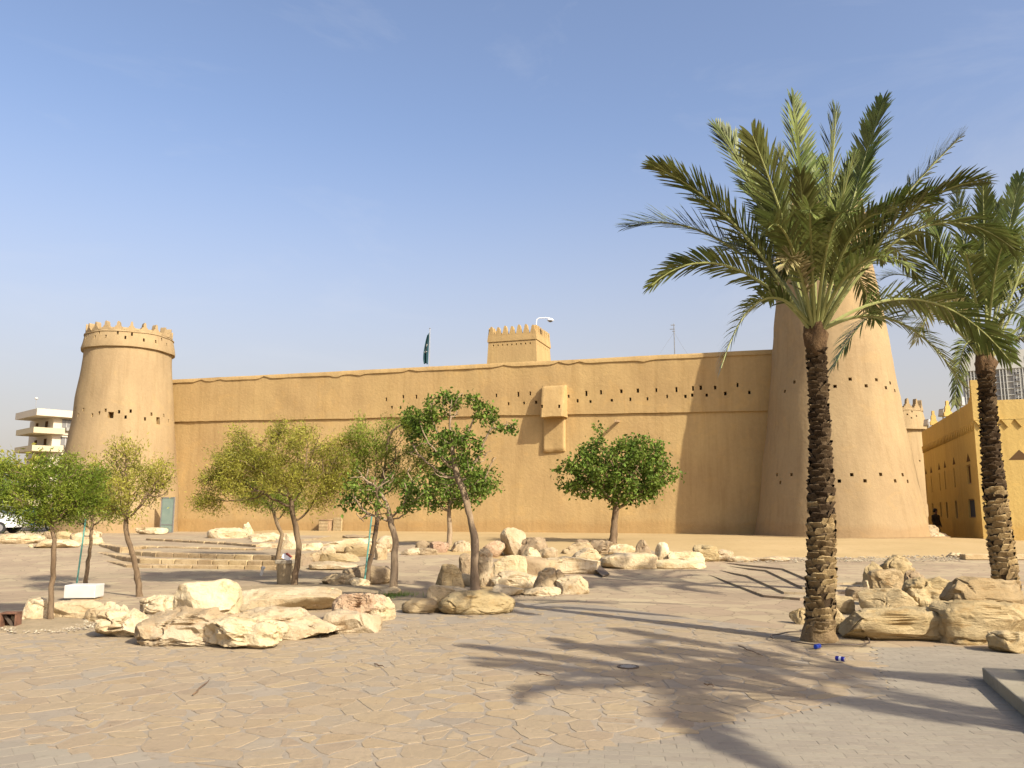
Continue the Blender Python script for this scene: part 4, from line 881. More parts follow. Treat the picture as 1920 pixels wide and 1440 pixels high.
b('low rock at the foot of the twiggy tree', 708, 1100, 748, 1120, dr=.8, sq=.3)
# far left row
b('long low pale rock in the far left row behind the leftmost trunk', 56, 1011, 132, 1028, dr=.5, sq=.45, sub=4)
b('small dark rock on the plaza in the far left row', 69, 1012, 83, 1027, mat='lime_brown', sq=.2)
b('brown rock in the far left row just left of the leftmost trunk', 72, 996, 94, 1008, mat='lime_brown', base=1011)
b('yellow rock in the far left row just right of the leftmost trunk', 102, 996, 126, 1012, base=1014, mat='lime_yellow')
b('flat rock in the far left row behind the green-staked tree', 132, 1006, 192, 1022, dr=.5, sq=.45, sub=4)
b('small rock on the flat rock behind the green-staked tree', 130, 992, 182, 1008, dr=.6, sq=.4, base=1016)
b('pale mound at the far left edge of the plaza', -20, 998, 62, 1020, dr=.7, sq=.2, cuts=3, mat='lime')
b('low pale slab left of the glass door', 252, 989, 304, 1001, dr=.5, sq=.5, z=.52)
b('tiny yellow rock alone on the plaza at far left', 52, 1020, 60, 1026, sq=.3)
# right group
b('big long block behind the near palm, front of the right pile', 1592, 1138, 1774, 1204, mat='lime_yellow', dr=.55, sq=.65, cuts=7, rough=.07, strata=.1)
b('huge squarish block at the right edge of the pile', 1787, 1126, 1960, 1210, mat='lime_yellow', dr=.6, sq=.75, cuts=5, rough=.06)
b('block lying on top of the huge squarish block', 1802, 1081, 1932, 1131, mat='lime_yellow', dr=.6, sq=.55, cuts=7, rough=.06, z=.47)
b('pale squarish rock in the middle of the right pile', 1637, 1103, 1730, 1143, dr=.6, sq=.55, mat='lime_yellow', base=1160, rough=.06)
b('dark-fronted rock right of the middle of the pile', 1724, 1080, 1806, 1142, dr=.8, sq=.4, mat='lime_yellow', base=1158, rough=.1)
b('greenish pale rock in the upper right pile', 1643, 1067, 1702, 1108, dr=.7, sq=.5, base=1138, mat='lime_yellow', rough=.06)
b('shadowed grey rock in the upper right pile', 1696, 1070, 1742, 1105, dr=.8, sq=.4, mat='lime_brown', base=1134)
b('rounded rock with a hole topping the right pile', 1664, 1040, 1729, 1078, dr=.7, sq=.2, mat='lime_yellow', base=1116, cuts=4, rough=.09)
b('shaded rock left of the rounded top rock', 1628, 1054, 1670, 1088, dr=.8, sq=.4, mat='lime_yellow', base=1116)
b('dark low rock at the left of the right pile', 1597, 1101, 1642, 1127, dr=.8, sq=.3, mat='lime_brown')
b('small pale rock above the dark low rock', 1619, 1084, 1648, 1104, dr=.8, sq=.4, base=1116)
b('small rock peeking out left of the near palm trunk', 1489, 1139, 1522, 1171, dr=.9, sq=.35, mat='lime_yellow')
b('pale rock just right of the near palm trunk', 1556, 1112, 1606, 1143, dr=.8, sq=.35, base=1152, mat='lime_yellow')
b('rough brown rock at the right foot of the near palm', 1548, 1138, 1594, 1190, dr=.8, sq=.4, mat='lime_yellow', rough=.1)
b('low rock cut by the right edge in front of the huge block', 1868, 1181, 1945, 1227, dr=.8, sq=.4, mat='lime_yellow', rough=.07)
b('upper rubble rock leaning on the right tower', 1726, 966, 1750, 992, dr=1.0, sq=.5, base=1019, z=.3)
b('middle rubble rock at the foot of the right tower', 1736, 984, 1766, 1005, dr=.8, sq=.4, base=1020, z=.3)
b('lowest rubble rock at the foot of the right tower', 1742, 998, 1782, 1021, dr=.8, sq=.3, z=.28)
b('flat stones on the sand before the yellow building', 1782, 1036, 1812, 1046, dr=.7, sq=.3)

# ------------------------------------------------------------------ paving: flagstones and pavers
def inpoly(x, y, poly):
    c_ = False; j = len(poly)-1
    for i in range(len(poly)):
        if (poly[i][1] > y) != (poly[j][1] > y) and x < (poly[j][0]-poly[i][0])*(y-poly[i][1])/(poly[j][1]-poly[i][1])+poly[i][0]: c_ = not c_
        j = i
    return c_
def toworld(pl): return [tuple(atz(px, py, 0)[:2]) for px, py in pl]
FLAG = toworld([(-250, 1372), (-60, 1385), (60, 1396), (180, 1409), (300, 1424), (420, 1438), (560, 1452), (760, 1462), (900, 1450), (1010, 1420), (1075, 1408), (1180, 1396), (1300, 1371), (1345, 1358), (1440, 1345), (1510, 1330), (1640, 1305), (1664, 1296), (1660, 1275), (1643, 1250), (1640, 1225), (1560, 1222), (1500, 1210), (1470, 1180), (1300, 1160), (1120, 1135), (960, 1130), (740, 1150), (700, 1165), (420, 1165), (150, 1175), (-100, 1172), (-350, 1172)])
xs_ = [p[0] for p in FLAG]; ys_ = [p[1] for p in FLAG]
pts = []
cell = .25
for i in range(int((max(xs_)-min(xs_))/cell)+2):
    for j in range(int((max(ys_)-min(ys_))/cell)+2):
        dens = noise.noise(Vector((i*.21, j*.21, 4.4)))
        if random.random() < .22 - .3*dens: continue
        for _ in range(2 if random.random() < .10 + .35*dens else 1):
            pts.append((min(xs_)-.3+(i+random.uniform(-.1, 1.1))*cell*1.12, min(ys_)-.3+(j+random.uniform(-.1, 1.1))*cell*.92))
PT = np.array(pts)
def clip(poly, nx, ny, d):
    out = []
    for i in range(len(poly)):
        a, c_ = poly[i-1], poly[i]; da = a[0]*nx+a[1]*ny-d; dc = c_[0]*nx+c_[1]*ny-d
        if da <= 0: out.append(a)
        if (da < 0 < dc) or (dc < 0 < da): t = da/(da-dc); out.append((a[0]+(c_[0]-a[0])*t, a[1]+(c_[1]-a[1])*t))
    return out
flags = []
for i, p in enumerate(pts):
    if not inpoly(p[0], p[1], FLAG): continue
    d2_ = ((PT-PT[i])**2).sum(1); idx = np.argsort(d2_)[1:16]
    poly = [(p[0]-1, p[1]-1), (p[0]+1, p[1]-1), (p[0]+1, p[1]+1), (p[0]-1, p[1]+1)]; gap = random.choice((.006, .010, .016, .024, .035, .05))
    for j in idx:
        dx, dy = PT[j]-PT[i]; L = math.hypot(dx, dy)
        if L < 1e-4: continue
        nx, ny = dx/L, dy/L; poly = clip(poly, nx, ny, (p[0]+dx/2)*nx + (p[1]+dy/2)*ny - gap/2)
        if len(poly) < 3: break
    if len(poly) < 3: continue
    ar = abs(sum(poly[k-1][0]*poly[k][1]-poly[k][0]*poly[k-1][1] for k in range(len(poly))))/2
    dist = p[1]; 
    if ar < .012: continue
    if random.random() < .06 + .9*S((dist-11.5)/4.5): continue      # worn away / buried under mortar and dust
    flags.append((ar/dist**3, poly, p))
flags.sort(key=lambda t: -t[0])
def flag_geo(poly, p):
    # roughen the outline
    rp = []
    for k in range(len(poly)):
        a, c_ = poly[k], poly[(k+1) % len(poly)]; L = math.hypot(c_[0]-a[0], c_[1]-a[1])
        if L < .03: continue
        nseg = 3 if L > .2 else 2
        for q_ in range(nseg):
            t = q_/nseg if q_ else .12*min(1, .1/L+.3)
            x, y = a[0]+(c_[0]-a[0])*t, a[1]+(c_[1]-a[1])*t; jx = .014 if q_ else .006
            rp.append((x+random.uniform(-jx, jx), y+random.uniform(-jx, jx)))
    if len(rp) < 4: rp = poly
    cx_, cy_ = sum(q_[0] for q_ in rp)/len(rp), sum(q_[1] for q_ in rp)/len(rp)
    ztop = .0056 + random.uniform(-.001, .0015); tx, ty = random.uniform(-.002, .002), random.uniform(-.002, .002); n = len(rp); v = []
    for k_, dz in ((1.0, -.012), (1.0, -.0012), (.988, 0)):
        for (x, y) in rp: X, Y = (x-cx_)*k_, (y-cy_)*k_; v.append((X+cx_, Y+cy_, (ztop+dz+X*tx+Y*ty) if dz > -.01 else -.01))
    f = [(q_*n+i, q_*n+(i+1) % n, (q_+1)*n+(i+1) % n, (q_+1)*n+i) for q_ in range(2) for i in range(n)] + [list(range(2*n, 3*n))]
    return v, f
plz = empty('flagstone_paving'); tag(plz, kind='structure')
rest = MB()
def pick(): r_ = random.random(); return 0 if r_ < .68 else (1 if r_ < .90 else 2)
for i, (a_, poly, p) in enumerate(flags):
    ar = sum(poly[k-1][0]*poly[k][1]-poly[k][0]*poly[k-1][1] for k in range(len(poly)))
    if ar < 0: poly = poly[::-1]
    v, f = flag_geo(poly, p)
    if i < 298:
        c_ = Vector((p[0], p[1], 0)); link('flagstone', mesh('flagstone', [Vector(q_)-c_ for q_ in v], f, M[('flag', 'flag2', 'flag3')[pick()]]), plz, c_)
    else: rest.add(v, f, pick())
ro = rest.build('small_flagstones', [M['flag'], M['flag2'], M['flag3']], plz); ro['kind'] = 'stuff'
# bed of mortar under the flags
mb = MB(); mb.add([(x, y, .002+.0005*0) for x, y in FLAG], [list(range(len(FLAG)))[::-1]])
bm = bmesh.new(); me_ = mesh('mortar_bed', mb.v, mb.f, M['mortar']); bm.from_mesh(me_); bmesh.ops.triangulate(bm, faces=bm.faces); bmesh.ops.recalc_face_normals(bm, faces=bm.faces)
if sum(f_.normal.z for f_ in bm.faces) < 0: bmesh.ops.reverse_faces(bm, faces=bm.faces)
bm.to_mesh(me_); bm.free()
tag(link('mortar_bed', me_), kind='structure')
# concrete pavers
PAVL = toworld([(-150, 1380), (-60, 1388), (60, 1399), (180, 1412), (300, 1427), (420, 1442), (520, 1470), (300, 1560), (-300, 1560)])
PAVR = toworld([(890, 1468), (1015, 1424), (1075, 1411), (1180, 1399), (1300, 1374), (1348, 1361), (1445, 1348), (1510, 1333), (1642, 1308), (1668, 1296), (1664, 1275), (1648, 1250), (1646, 1215), (1780, 1212), (1990, 1228), (2100, 1300), (2050, 1560), (900, 1560)])
pv = empty('paver_paving'); tag(pv, kind='structure')
pavs = []
def lay(poly, ang, w_, d_, gap):
    ca, sa = math.cos(ang), math.sin(ang); xs__ = [p[0]*ca+p[1]*sa for p in poly]; ys__ = [-p[0]*sa+p[1]*ca for p in poly]
    for j in range(int(min(ys__)/d_)-1, int(max(ys__)/d_)+2):
        for i in range(int(min(xs__)/w_)-1, int(max(xs__)/w_)+2):
            u, v_ = (i+.5*(j % 2)+.5)*w_, (j+.5)*d_; x, y = u*ca-v_*sa, u*sa+v_*ca
            if inpoly(x, y, poly): pavs.append((x, y, ang, w_-gap*.35, d_-gap))
lay(PAVL, R(35), .22, .22, .004); lay(PAVR, R(-6), .21, .105, .0025)
def proj_in(x, y): return abs(x/y) < .66 and y > 5.4
pavs = [p for p in pavs if p[1] > 5.2 and abs(p[0]/p[1]) < .80]
pavs.sort(key=lambda p: (0 if proj_in(p[0], p[1]) else 1, p[1]*(1 if p[0] > -2 else .9)))
PM = {}
def paver_geo(w_, d_):
    a, b__ = w_/2, d_/2; c_ = .005
    return ([(-a, -b__, -.01), (a, -b__, -.01), (a, b__, -.01), (-a, b__, -.01), (-a, -b__, .0038), (a, -b__, .0038), (a, b__, .0038), (-a, b__, .0038), (-a+c_, -b__+c_, .005), (a-c_, -b__+c_, .005), (a-c_, b__-c_, .005), (-a+c_, b__-c_, .005)],
            [(0, 1, 5, 4), (1, 2, 6, 5), (2, 3, 7, 6), (3, 0, 4, 7), (4, 5, 9, 8), (5, 6, 10, 9), (6, 7, 11, 10), (7, 4, 8, 11), (8, 9, 10, 11)])
rest = MB()
for i, (x, y, ang, w_, d_) in enumerate(pavs):
    dz = random.uniform(-.001, .0015)
    if i < 298:
        if (w_, d_) not in PM: PM[(w_, d_)] = mesh('paver', *paver_geo(w_, d_), M['paver'])
        po = link('paver', PM[(w_, d_)], pv, (x, y, dz)); po.rotation_euler = (0, 0, ang+R(random.uniform(-.5, .5)))
    else:
        v, f = paver_geo(w_, d_); rm = rotz(ang); rest.add([rm @ Vector(q_) + Vector((x, y, dz)) for q_ in v], f)
ro = rest.build('far_pavers', M['paver'], pv); ro['kind'] = 'stuff'
for nm, pl_ in (('paver_bed', PAVL), ('paver_bed', PAVR)):
    me_ = mesh(nm, [(x, y, .0015) for x, y in pl_], [list(range(len(pl_)))], M['mortar']); bm = bmesh.new(); bm.from_mesh(me_); bmesh.ops.triangulate(bm, faces=bm.faces)
    if sum(f_.normal.z for f_ in bm.faces) < 0: bmesh.ops.reverse_faces(bm, faces=bm.faces)
    bm.to_mesh(me_); bm.free(); tag(link(nm, me_), kind='structure')
# soil beds and patches
def soil(name, pl_, mat, h=.03):
    w_ = [ong(px, py) for px, py in pl_]; cx_ = sum(p.x for p in w_)/len(w_); cy_ = sum(p.y for p in w_)/len(w_); v = []; n = 48; rings = 8; poly = [(p.x-cx_, p.y-cy_) for p in w_]
    def rad(a):
        best = 0; dx, dy = math.cos(a), math.sin(a)
        for i in range(len(poly)):
            (x1, y1), (x2, y2) = poly[i-1], poly[i]; den = dx*(y2-y1)-dy*(x2-x1)
            if abs(den) < 1e-9: continue
            t = (x1*(y2-y1)-y1*(x2-x1))/den; u = (x1*dy-y1*dx)/den
            if t > 0 and 0 <= u <= 1: best = max(best, t)
        return best
    for k in range(rings+1):
        for i in range(n):
            a = 2*math.pi*i/n; r_ = rad(a)*(k/rings)*(1+.06*noise.noise(Vector((math.cos(a)*3, math.sin(a)*3, cx_)))); x, y = cx_+math.cos(a)*r_, cy_+math.sin(a)*r_
            v.append((x, y, g(x, y) + h*(1-(k/rings)**3) - .02*(k == rings) + .012*noise.noise(Vector((x*5, y*5, 0)))*(1-k/rings) + .006))
    f = [(k*n+i, (k+1)*n+i, (k+1)*n+(i+1) % n, k*n+(i+1) % n) for k in range(rings) for i in range(n)]
    return tag(link(name, mesh(name, v, f, M[mat], True)), kind='structure')
soil('soil_bed', [(-40, 1172), (60, 1152), (170, 1150), (178, 1172), (120, 1188), (20, 1190)], 'soil', .04)
soil('soil_bed', [(300, 1125), (420, 1102), (560, 1090), (700, 1095), (790, 1108), (760, 1128), (600, 1130), (430, 1135)], 'soil', .05)
soil('soil_bed', [(715, 1118), (790, 1108), (830, 1118), (800, 1145), (735, 1145)], 'soil', .05)
soil('soil_bed', [(880, 1112), (930, 1050), (1050, 1050), (1070, 1108), (980, 1114)], 'sand', .1)
soil('soil_bed', [(740, 1040), (830, 1012), (1040, 1008), (1230, 1030), (1200, 1058), (1040, 1062), (860, 1042)], 'sand', .05)
soil('soil_bed', [(1478, 1203), (1530, 1190), (1600, 1192), (1634, 1208), (1600, 1222), (1520, 1224)], 'soil', .015)
soil('soil_bed', [(140, 1102), (160, 1094), (190, 1096), (185, 1108), (150, 1110)], 'soil', .03)
soil('soil_bed', [(1600, 1130), (1650, 1080), (1760, 1070), (1940, 1100), (1960, 1190), (1760, 1190)], 'soil', .05)
# gravel and debris
def scatter(name, n, poly, size, mat, flatz=.6, seed=1, label=None, cat=None, zoff=.0):
    rs = random.Random(seed); mb = MB(); pw = [ong(*p) for p in poly]; P_ = [(p.x, p.y) for p in pw]; x0_, x1_ = min(p[0] for p in P_), max(p[0] for p in P_); y0_, y1_ = min(p[1] for p in P_), max(p[1] for p in P_); c_ = 0
    while c_ < n:
        x, y = rs.uniform(x0_, x1_), rs.uniform(y0_, y1_)
        if not inpoly(x, y, P_): continue
        s_ = size*rs.uniform(.5, 1.5); c_ += 1; z = g(x, y)+zoff
        v = [(x+s_*rs.uniform(.6, 1)*dx, y+s_*rs.uniform(.6, 1)*dy, z+s_*flatz*dz) for dx, dy, dz in ((1, 0, .2), (0, 1, .2), (-1, 0, .2), (0, -1, .2), (0, 0, 1), (0, 0, -.4))]
        mb.add(v, [(0, 1, 4), (1, 2, 4), (2, 3, 4), (3, 0, 4), (1, 0, 5), (2, 1, 5), (3, 2, 5), (0, 3, 5)])
    o = mb.build(name, M[mat]); tag(o, label, cat, kind='stuff'); return o
scatter('gravel', 650, [(-30, 1170), (60, 1152), (180, 1148), (185, 1178), (120, 1190), (20, 1190)], .022, 'gravel', seed=2, label='loose pale gravel around the leftmost tree', cat='gravel', zoff=.02)
scatter('dry_litter', 260, [(150, 1235), (700, 1200), (960, 1180), (1430, 1170), (1480, 1230), (1640, 1300), (1300, 1372), (900, 1400), (400, 1400), (20, 1350)], .008, 'debris', .5, 3, 'scattered dry leaf crumbs on the paving', 'litter', .012)
scatter('rubble_chips', 260, [(920, 1105), (1000, 1098), (1060, 1112), (1040, 1122), (930, 1122)], .02, 'gravel', .6, 5, 'small stone chips at the foot of the centre pile', 'rubble', .01)
scatter('rubble_chips', 420, [(1380, 1050), (1800, 1042), (1800, 1054), (1380, 1056)], .045, 'gravel', .5, 6, 'crumbly stone edging along the front of the sand bank', 'rubble', .03)
scatter('rubble_chips', 200, [(560, 1190), (1000, 1150), (1100, 1160), (700, 1215)], .012, 'gravel', .6, 8, 'tiny pale chips on the paving right of the left pile', 'rubble', .01)

# ------------------------------------------------------------------ small things
# rusty lamp box far left
p = ong(15, 1178); e = empty('floodlight_box', (p.x, p.y+.05, p.z+.0), R(8)); tag(e, 'rusty square ground lamp box at the left edge', 'lamp')
s = mpp(p.y); a = 29*s
mb = MB()
for bx_ in (((0, 0, .012), (a, .2, .022)), ((0, 0, a-.012), (a, .2, .022)), ((-a/2+.011, 0, a/2), (.022, .196, a-.05)), ((a/2-.011, 0, a/2), (.022, .196, a-.05))): mb.box(*bx_)
mb.build('frame', M['rust'], e)
mb = MB(); mb.box((0, .09, a/2), (a-.05, .012, a-.05)); mb.build('back_plate', M['rust'], e)
mb = MB(); mb.box((.0, .02, a/2-.03), (.04, .10, a*1.1), Matrix.Rotation(R(-38), 3, 'Y')); mb.build('bracket', M['dark_steel'], e)
mb = MB(); mb.box((.03, .05, a/2-.02), (a*.55, .03, a*.5), Matrix.Rotation(R(20), 3, 'Y')); mb.build('reflector', M['bin'], e)
# white block
p = ong(146, 1127); e = empty('concrete_block', p, R(4)); tag(e, 'whitewashed concrete block beside the green-staked tree', 'block')
s = mpp(p.y); mb = MB(); mb.box((0, .25, .17), (57*s, .42, 24*s)); o = mb.build('block_body', M['white'], e); bv = o.modifiers.new('b', 'BEVEL'); bv.width = .012; bv.segments = 2
mb = MB(); mb.box((.06, .25, .012), (57*s-.16, .44, .03)); mb.build('base_rail', M['wood'], e)
# litter bin with a box lying on top
p = ong(528, 1098); e = empty('litter_bin', p, R(-8)); tag(e, 'stone-clad litter bin between two trunks', 'bin'); s = mpp(p.y); bw = 32*s; bh = 40*s
mb = MB(); lathe(mb, [(bw*.47, 0), (bw*.48, .05), (bw*.5, bh*.5), (bw*.49, bh)], (0, bw/2, 0), 20); mb.build('drum', M['bin'], e, smooth=True, sharp=40)
mb = MB(); mb.box((0, bw/2, bh+.035), (bw*.98, bw*.98, .09)); o = mb.build('lid', M['concrete'], e); bv = o.modifiers.new('b', 'BEVEL'); bv.width = .015
e2 = empty('paper_packet', (p.x+.06, p.y+.12, p.z+bh+.082)); tag(e2, 'crumpled white and red packet lying on the litter bin', 'packet')
mb = MB(); mb.box((0, 0, .06), (.19, .14, .10), Matrix.Rotation(R(24), 3, 'Y')); mb.build('packet_body', M['paper'], e2); mb = MB(); mb.box((.05, 0, .105), (.15, .15, .02), Matrix.Rotation(R(38), 3, 'Y')); mb.build('packet_flap', M['red'], e2)
p = ong(491, 1079); mb = MB(); mb.box((0, 0, .10), (.05, .09, .2), Matrix.Rotation(R(12), 3, 'Y')); mb.box((.03, 0, .2), (.08, .07, .05), Matrix.Rotation(R(30), 3, 'Y')); o = mb.build('paper_scrap', M['white'], None, p); tag(o, 'pale paper scrap standing on the paving left of the bin', 'litter')
# dark plate on the plaza, shaped and coloured as a slab side in shade
a = [ong(*q_) for q_ in ((1110, 1073), (1118, 1066), (1143, 1079), (1130, 1083))]
e = empty('shaded_slab_side', a[0]); tag(e, 'dark tilted plate standing in for a shaded slab side right of the centre pile', 'cover')
mb = MB(); v = [x-a[0] + Vector((0, 0, .02)) for x in a]; v[0].z += .10; v[1].z += .12; v2 = [x+Vector((0, 0, .03)) for x in v]
mb.add(v+v2, [(0, 1, 2, 3), (7, 6, 5, 4), (0, 4, 5, 1), (1, 5, 6, 2), (2, 6, 7, 3), (3, 7, 4, 0)]); mb.build('plate', M['dark_steel'], e)
mb = MB(); mb.box((v[0]+v[1])/2 - Vector((0, 0, .06)), (.06, .3, .1)); mb.build('prop', M['dark_steel'], e)
# drain cover
p = atz(1178, 1252, 0); e = empty('drain_cover', (p.x, p.y, .012)); tag(e, 'small round drain cover in the palm shadow', 'drain cover')
mb = MB(); lathe(mb, [(.12, -.02), (.12, .006), (.105, .007), (.10, .002), (.02, .002)], (0, 0, 0), 28); mb.build('rim', M['dark_steel'], e, smooth=True, sharp=30)
for k in range(5): mb = MB(); mb.box((0, -.07+k*.035, .004), (.17*math.cos((k-2)*.5), .012, .008)); mb.build('grate_bar', M['metal'], e)
# cans
for (px, py, mt, rz, lb) in ((1533, 1219, 'can_blue', .75, 'bright blue drink can at the palm foot'), (1576, 1243, 'can_navy', -.8, 'dark blue crushed drink can on the paving')):
    p = atz(px, py, 0); e = empty('drink_can', (p.x, p.y, .045), rz); tag(e, lb, 'can'); e.scale = (.85, .85, .85)
    mb = MB(); mb.tube([(-.062, 0, 0), (-.056, 0, 0), (.056, 0, 0), (.062, 0, 0)], [.026, .033, .033, .026], 16); mb.build('can_body', M[mt], e, smooth=True, sharp=40)
    mb = MB(); mb.tube([(.062, 0, 0), (.066, 0, 0)], [.027, .025], 16); mb.build('can_end', M['alu'], e)
    mb = MB(); mb.tube([(-.012, 0, 0), (.02, 0, 0)], [.0334, .0334], 16, cap=False); mb.build('label_band', M['paper'] if mt == 'can_navy' else M['can_navy'], e, smooth=True)
# irrigation hose round the near palm
pc = atz(1545, 1204, 0); mb = MB(); hp = []
for k in range(70):
    a = R(-150) + R(330)*k/69; r_ = .58 + .03*math.sin(k*.4) + .05*(k/69); hp.append((pc.x+math.cos(a)*r_, pc.y+.05+math.sin(a)*r_*.95, .045+.004*math.sin(k*.7)))
mb.tube(hp, .009, 6); o = mb.build('irrigation_hose', M['dark_steel'], smooth=True); tag(o, 'black irrigation hose curled around the near palm foot', 'hose')
# twigs
for i, (x0_, y0_, x1_, y1_, lb) in enumerate(((1385, 1212, 1432, 1230, 'longest dry twig left of the near palm foot'), (365, 1302, 392, 1275, 'dark bent twig in a paving crack on the left'), (1005, 1262, 1030, 1268, 'short dark twig left of the drain cover'), (1322, 1283, 1340, 1288, 'short thick twig in the palm shadow right of the drain cover'), (705, 1246, 722, 1252, 'small curled leaf stalk mid-left on the paving'))):
    a, c_ = atz(x0_, y0_, .02), atz(x1_, y1_, .02); mb = MB(); pp = [a.lerp(c_, k/5)+Vector((random.uniform(-.02, .02), random.uniform(-.02, .02), random.uniform(0, .012))) for k in range(6)]
    mb.tube(pp, [.007, .008, .007, .006, .005, .003], 5); o = mb.build('fallen_twig', M['debris'], smooth=True); tag(o, lb, 'twig', 'dry twigs on the paving')
# ------------------------------------------------------------------ trees (space colonisation)
def grow(trunk, att, step, infl, kill, maxit=90, seed=0, up=.05):
    rs = np.random.default_rng(seed); nodes_ = [np.array(p) for p in trunk]; par = [-1] + list(range(len(trunk)-1))
    start = max(0, len(trunk)-3)
    P = np.array(att); alive = np.ones(len(P), bool); near = np.full(len(P), start); nd = np.full(len(P), 1e9)
    for k in range(start, len(nodes_)):
        d = np.linalg.norm(P-nodes_[k], axis=1); m_ = d < nd; nd[m_] = d[m_]; near[m_] = k
    for it in range(maxit):
        act = alive & (nd < infl if it > 14 else True)
        if not act.any(): break
        new = []
        for k in np.unique(near[act]):
            sel = act & (near == k); dv = P[sel]-nodes_[k]; dv /= np.linalg.norm(dv, axis=1)[:, None]+1e-9; d = dv.sum(0); L = np.linalg.norm(d)
            if L < 1e-3: continue
            d = d/L + rs.normal(size=3)*.13 + np.array([0, 0, up]); d /= np.linalg.norm(d); new.append((k, nodes_[k]+d*step))
        if not new: break
        for k, p in new:
            nodes_.append(p); par.append(int(k)); d = np.linalg.norm(P-p, axis=1); m_ = d < nd; nd[m_] = d[m_]; near[m_] = len(nodes_)-1
        alive &= nd > kill
        if len(nodes_) > 5200: break
    return np.array(nodes_), par
def tree(name, label, px_trunk, Y, crown, leaf, bark, r0, natt=420, step=.09, nleaf=9, lsize=.05, lw=.5, spread=.10, seed=1, group='small trees on the plaza', gap=.0, strips=False, forks=(), rtip=.0035, zbase=None, droop=0.0, depthk=.8, rtop=.74, cat='tree', maxc=5, infl=.9, twig=.0):
    rs = np.random.default_rng(seed); sc = mpp(Y, 2.0)
    tp = [aty(px, py, Y) for px, py in px_trunk]; g0 = g(tp[0].x, Y)-.02 if zbase is None else zbase; dz = g0 - tp[0].z
    base = Vector((tp[0].x, Y, g0)); tp[0].z = g0
    # subdivide trunk
    tr = [tp[0]]
    for a, c_ in zip(tp[:-1], tp[1:]):
        n = max(1, int((c_-a).length/.12)); tr += [a.lerp(c_, (k+1)/n)+Vector((rs.normal()*.006, rs.normal()*.012, 0)) for k in range(n)]
    att = []
    for (cx_, cy_, rx, ry) in crown:
        c_ = aty(cx_, cy_, Y); RX, RZ = rx*sc, ry*sc; RY = RX*depthk; n = max(14, int(natt*(rx*ry)/sum(q_[2]*q_[3] for q_ in crown))); k = 0; tries = 0
        while k < n and tries < n*40:
            tries += 1
            u = rs.normal(size=3); u /= np.linalg.norm(u); u *= rs.random()**(1/2.4); p = np.array([c_.x+u[0]*RX, Y+u[1]*RY, c_.z+u[2]*RZ])
            if gap and noise.noise(Vector(p*2.6)+Vector((seed*3.1, 0, 0))) < gap-.35: continue
            att.append(p); k += 1
    nd, par = grow([tuple(p) for p in tr], att, step, infl, step*1.7, seed=seed)
    n = len(nd); cnt = np.zeros(n); kids = [[] for _ in range(n)]
    for i in range(n-1, -1, -1):
        if not kids[i]: cnt[i] = 1
        if par[i] >= 0: kids[par[i]].append(i)
        cnt[i] = max(1, cnt[i])
        if par[i] >= 0: cnt[par[i]] += cnt[i]
    tot = cnt[len(tr)-1]; rad = rtip + (r0*.72-rtip)*np.minimum(1, cnt/tot)**.52
    for i in range(len(tr)): rad[i] = max(rad[i], r0*lerp(1.0, rtop, i/(len(tr)-1))) * (1.25 if i == 0 else 1)
    V, F = [], []; ring = {}
    def mkring(i, p, d, r, k):
        d = Vector(d).normalized(); a = d.orthogonal().normalized(); 
        ref = Vector((0, 1, 0)); a = (ref-d*ref.dot(d)); a = a.normalized() if a.length > .1 else d.orthogonal().normalized(); c_ = d.cross(a); o = len(V)
        wob = .30 if r > r0*.3 else 0
        V.extend([tuple(Vector(p)-base+(a*math.cos(2*math.pi*j/k)+c_*math.sin(2*math.pi*j/k))*r*(1+(wob*noise.noise(Vector((math.cos(2*math.pi*j/k)*1.6+seed, math.sin(2*math.pi*j/k)*1.6, p[2]*3.5))) if wob else 0))) for j in range(k)]); return o
    for i in range(n):
        k = 12 if rad[i] > r0*.5 else (5 if rad[i] > r0*.16 else 3)
        if par[i] < 0: ring[i] = (mkring(i, nd[i], nd[1]-nd[0], rad[i], k), k); continue
        pi = par[i]; d = nd[i]-nd[pi]; main = kids[pi][int(np.argmax([cnt[c_] for c_ in kids[pi]]))] == i
        if i < len(tr): main = True
        po, pk = ring[pi]
        if not main or pk != k: po = mkring(pi, nd[pi], d, min(rad[pi], rad[i]*1.25) if not main else rad[pi], k)
        o = mkring(i, nd[i], d, rad[i], k); ring[i] = (o, k)
        F.extend([(po+j, po+(j+1) % k, o+(j+1) % k, o+j) for j in range(k)])
    root = empty(name, base); tag(root, label, cat, group)
    link('trunk', mesh('trunk', V, F, M[bark], True), root)
    # leaves
    tips = [i for i in range(len(tr), n) if cnt[i] <= maxc]
    LV, LF = [], []
    for i in tips:
        p0 = Vector(nd[i]); d = Vector(nd[i]-nd[par[i]]).normalized()
        if gap and noise.noise(p0*1.9+Vector((seed*7.7, 3, 0))) < gap-.28: continue
        for _ in range(max(1, int(rs.poisson(nleaf)))):
            o = p0 + Vector(rs.normal(size=3))*spread*.62 - base; 
            L = lsize*rs.uniform(.6, 1.35); W = L*lw
            if strips: ld = (d*1.0 + Vector(rs.normal(size=3))*.75 + Vector((0, 0, -droop))).normalized()
            else: ld = (d*.4 + Vector(rs.normal(size=3)) + Vector((0, 0, -droop))).normalized()
            sd = ld.cross(Vector(rs.normal(size=3))).normalized(); nn = ld.cross(sd); k = len(LV)
            if strips:
                LV.extend([tuple(o), tuple(o+ld*L*.5+sd*W*.5), tuple(o+ld*L), tuple(o+ld*L*.5-sd*W*.5)]); LF.append((k, k+1, k+2, k+3))
            else:
                LV.extend([tuple(o), tuple(o+ld*L*.42+sd*W*.5+nn*W*.16), tuple(o+ld*L), tuple(o+ld*L*.42-sd*W*.5+nn*W*.16)]); LF.extend([(k, k+1, k+2), (k, k+2, k+3)])
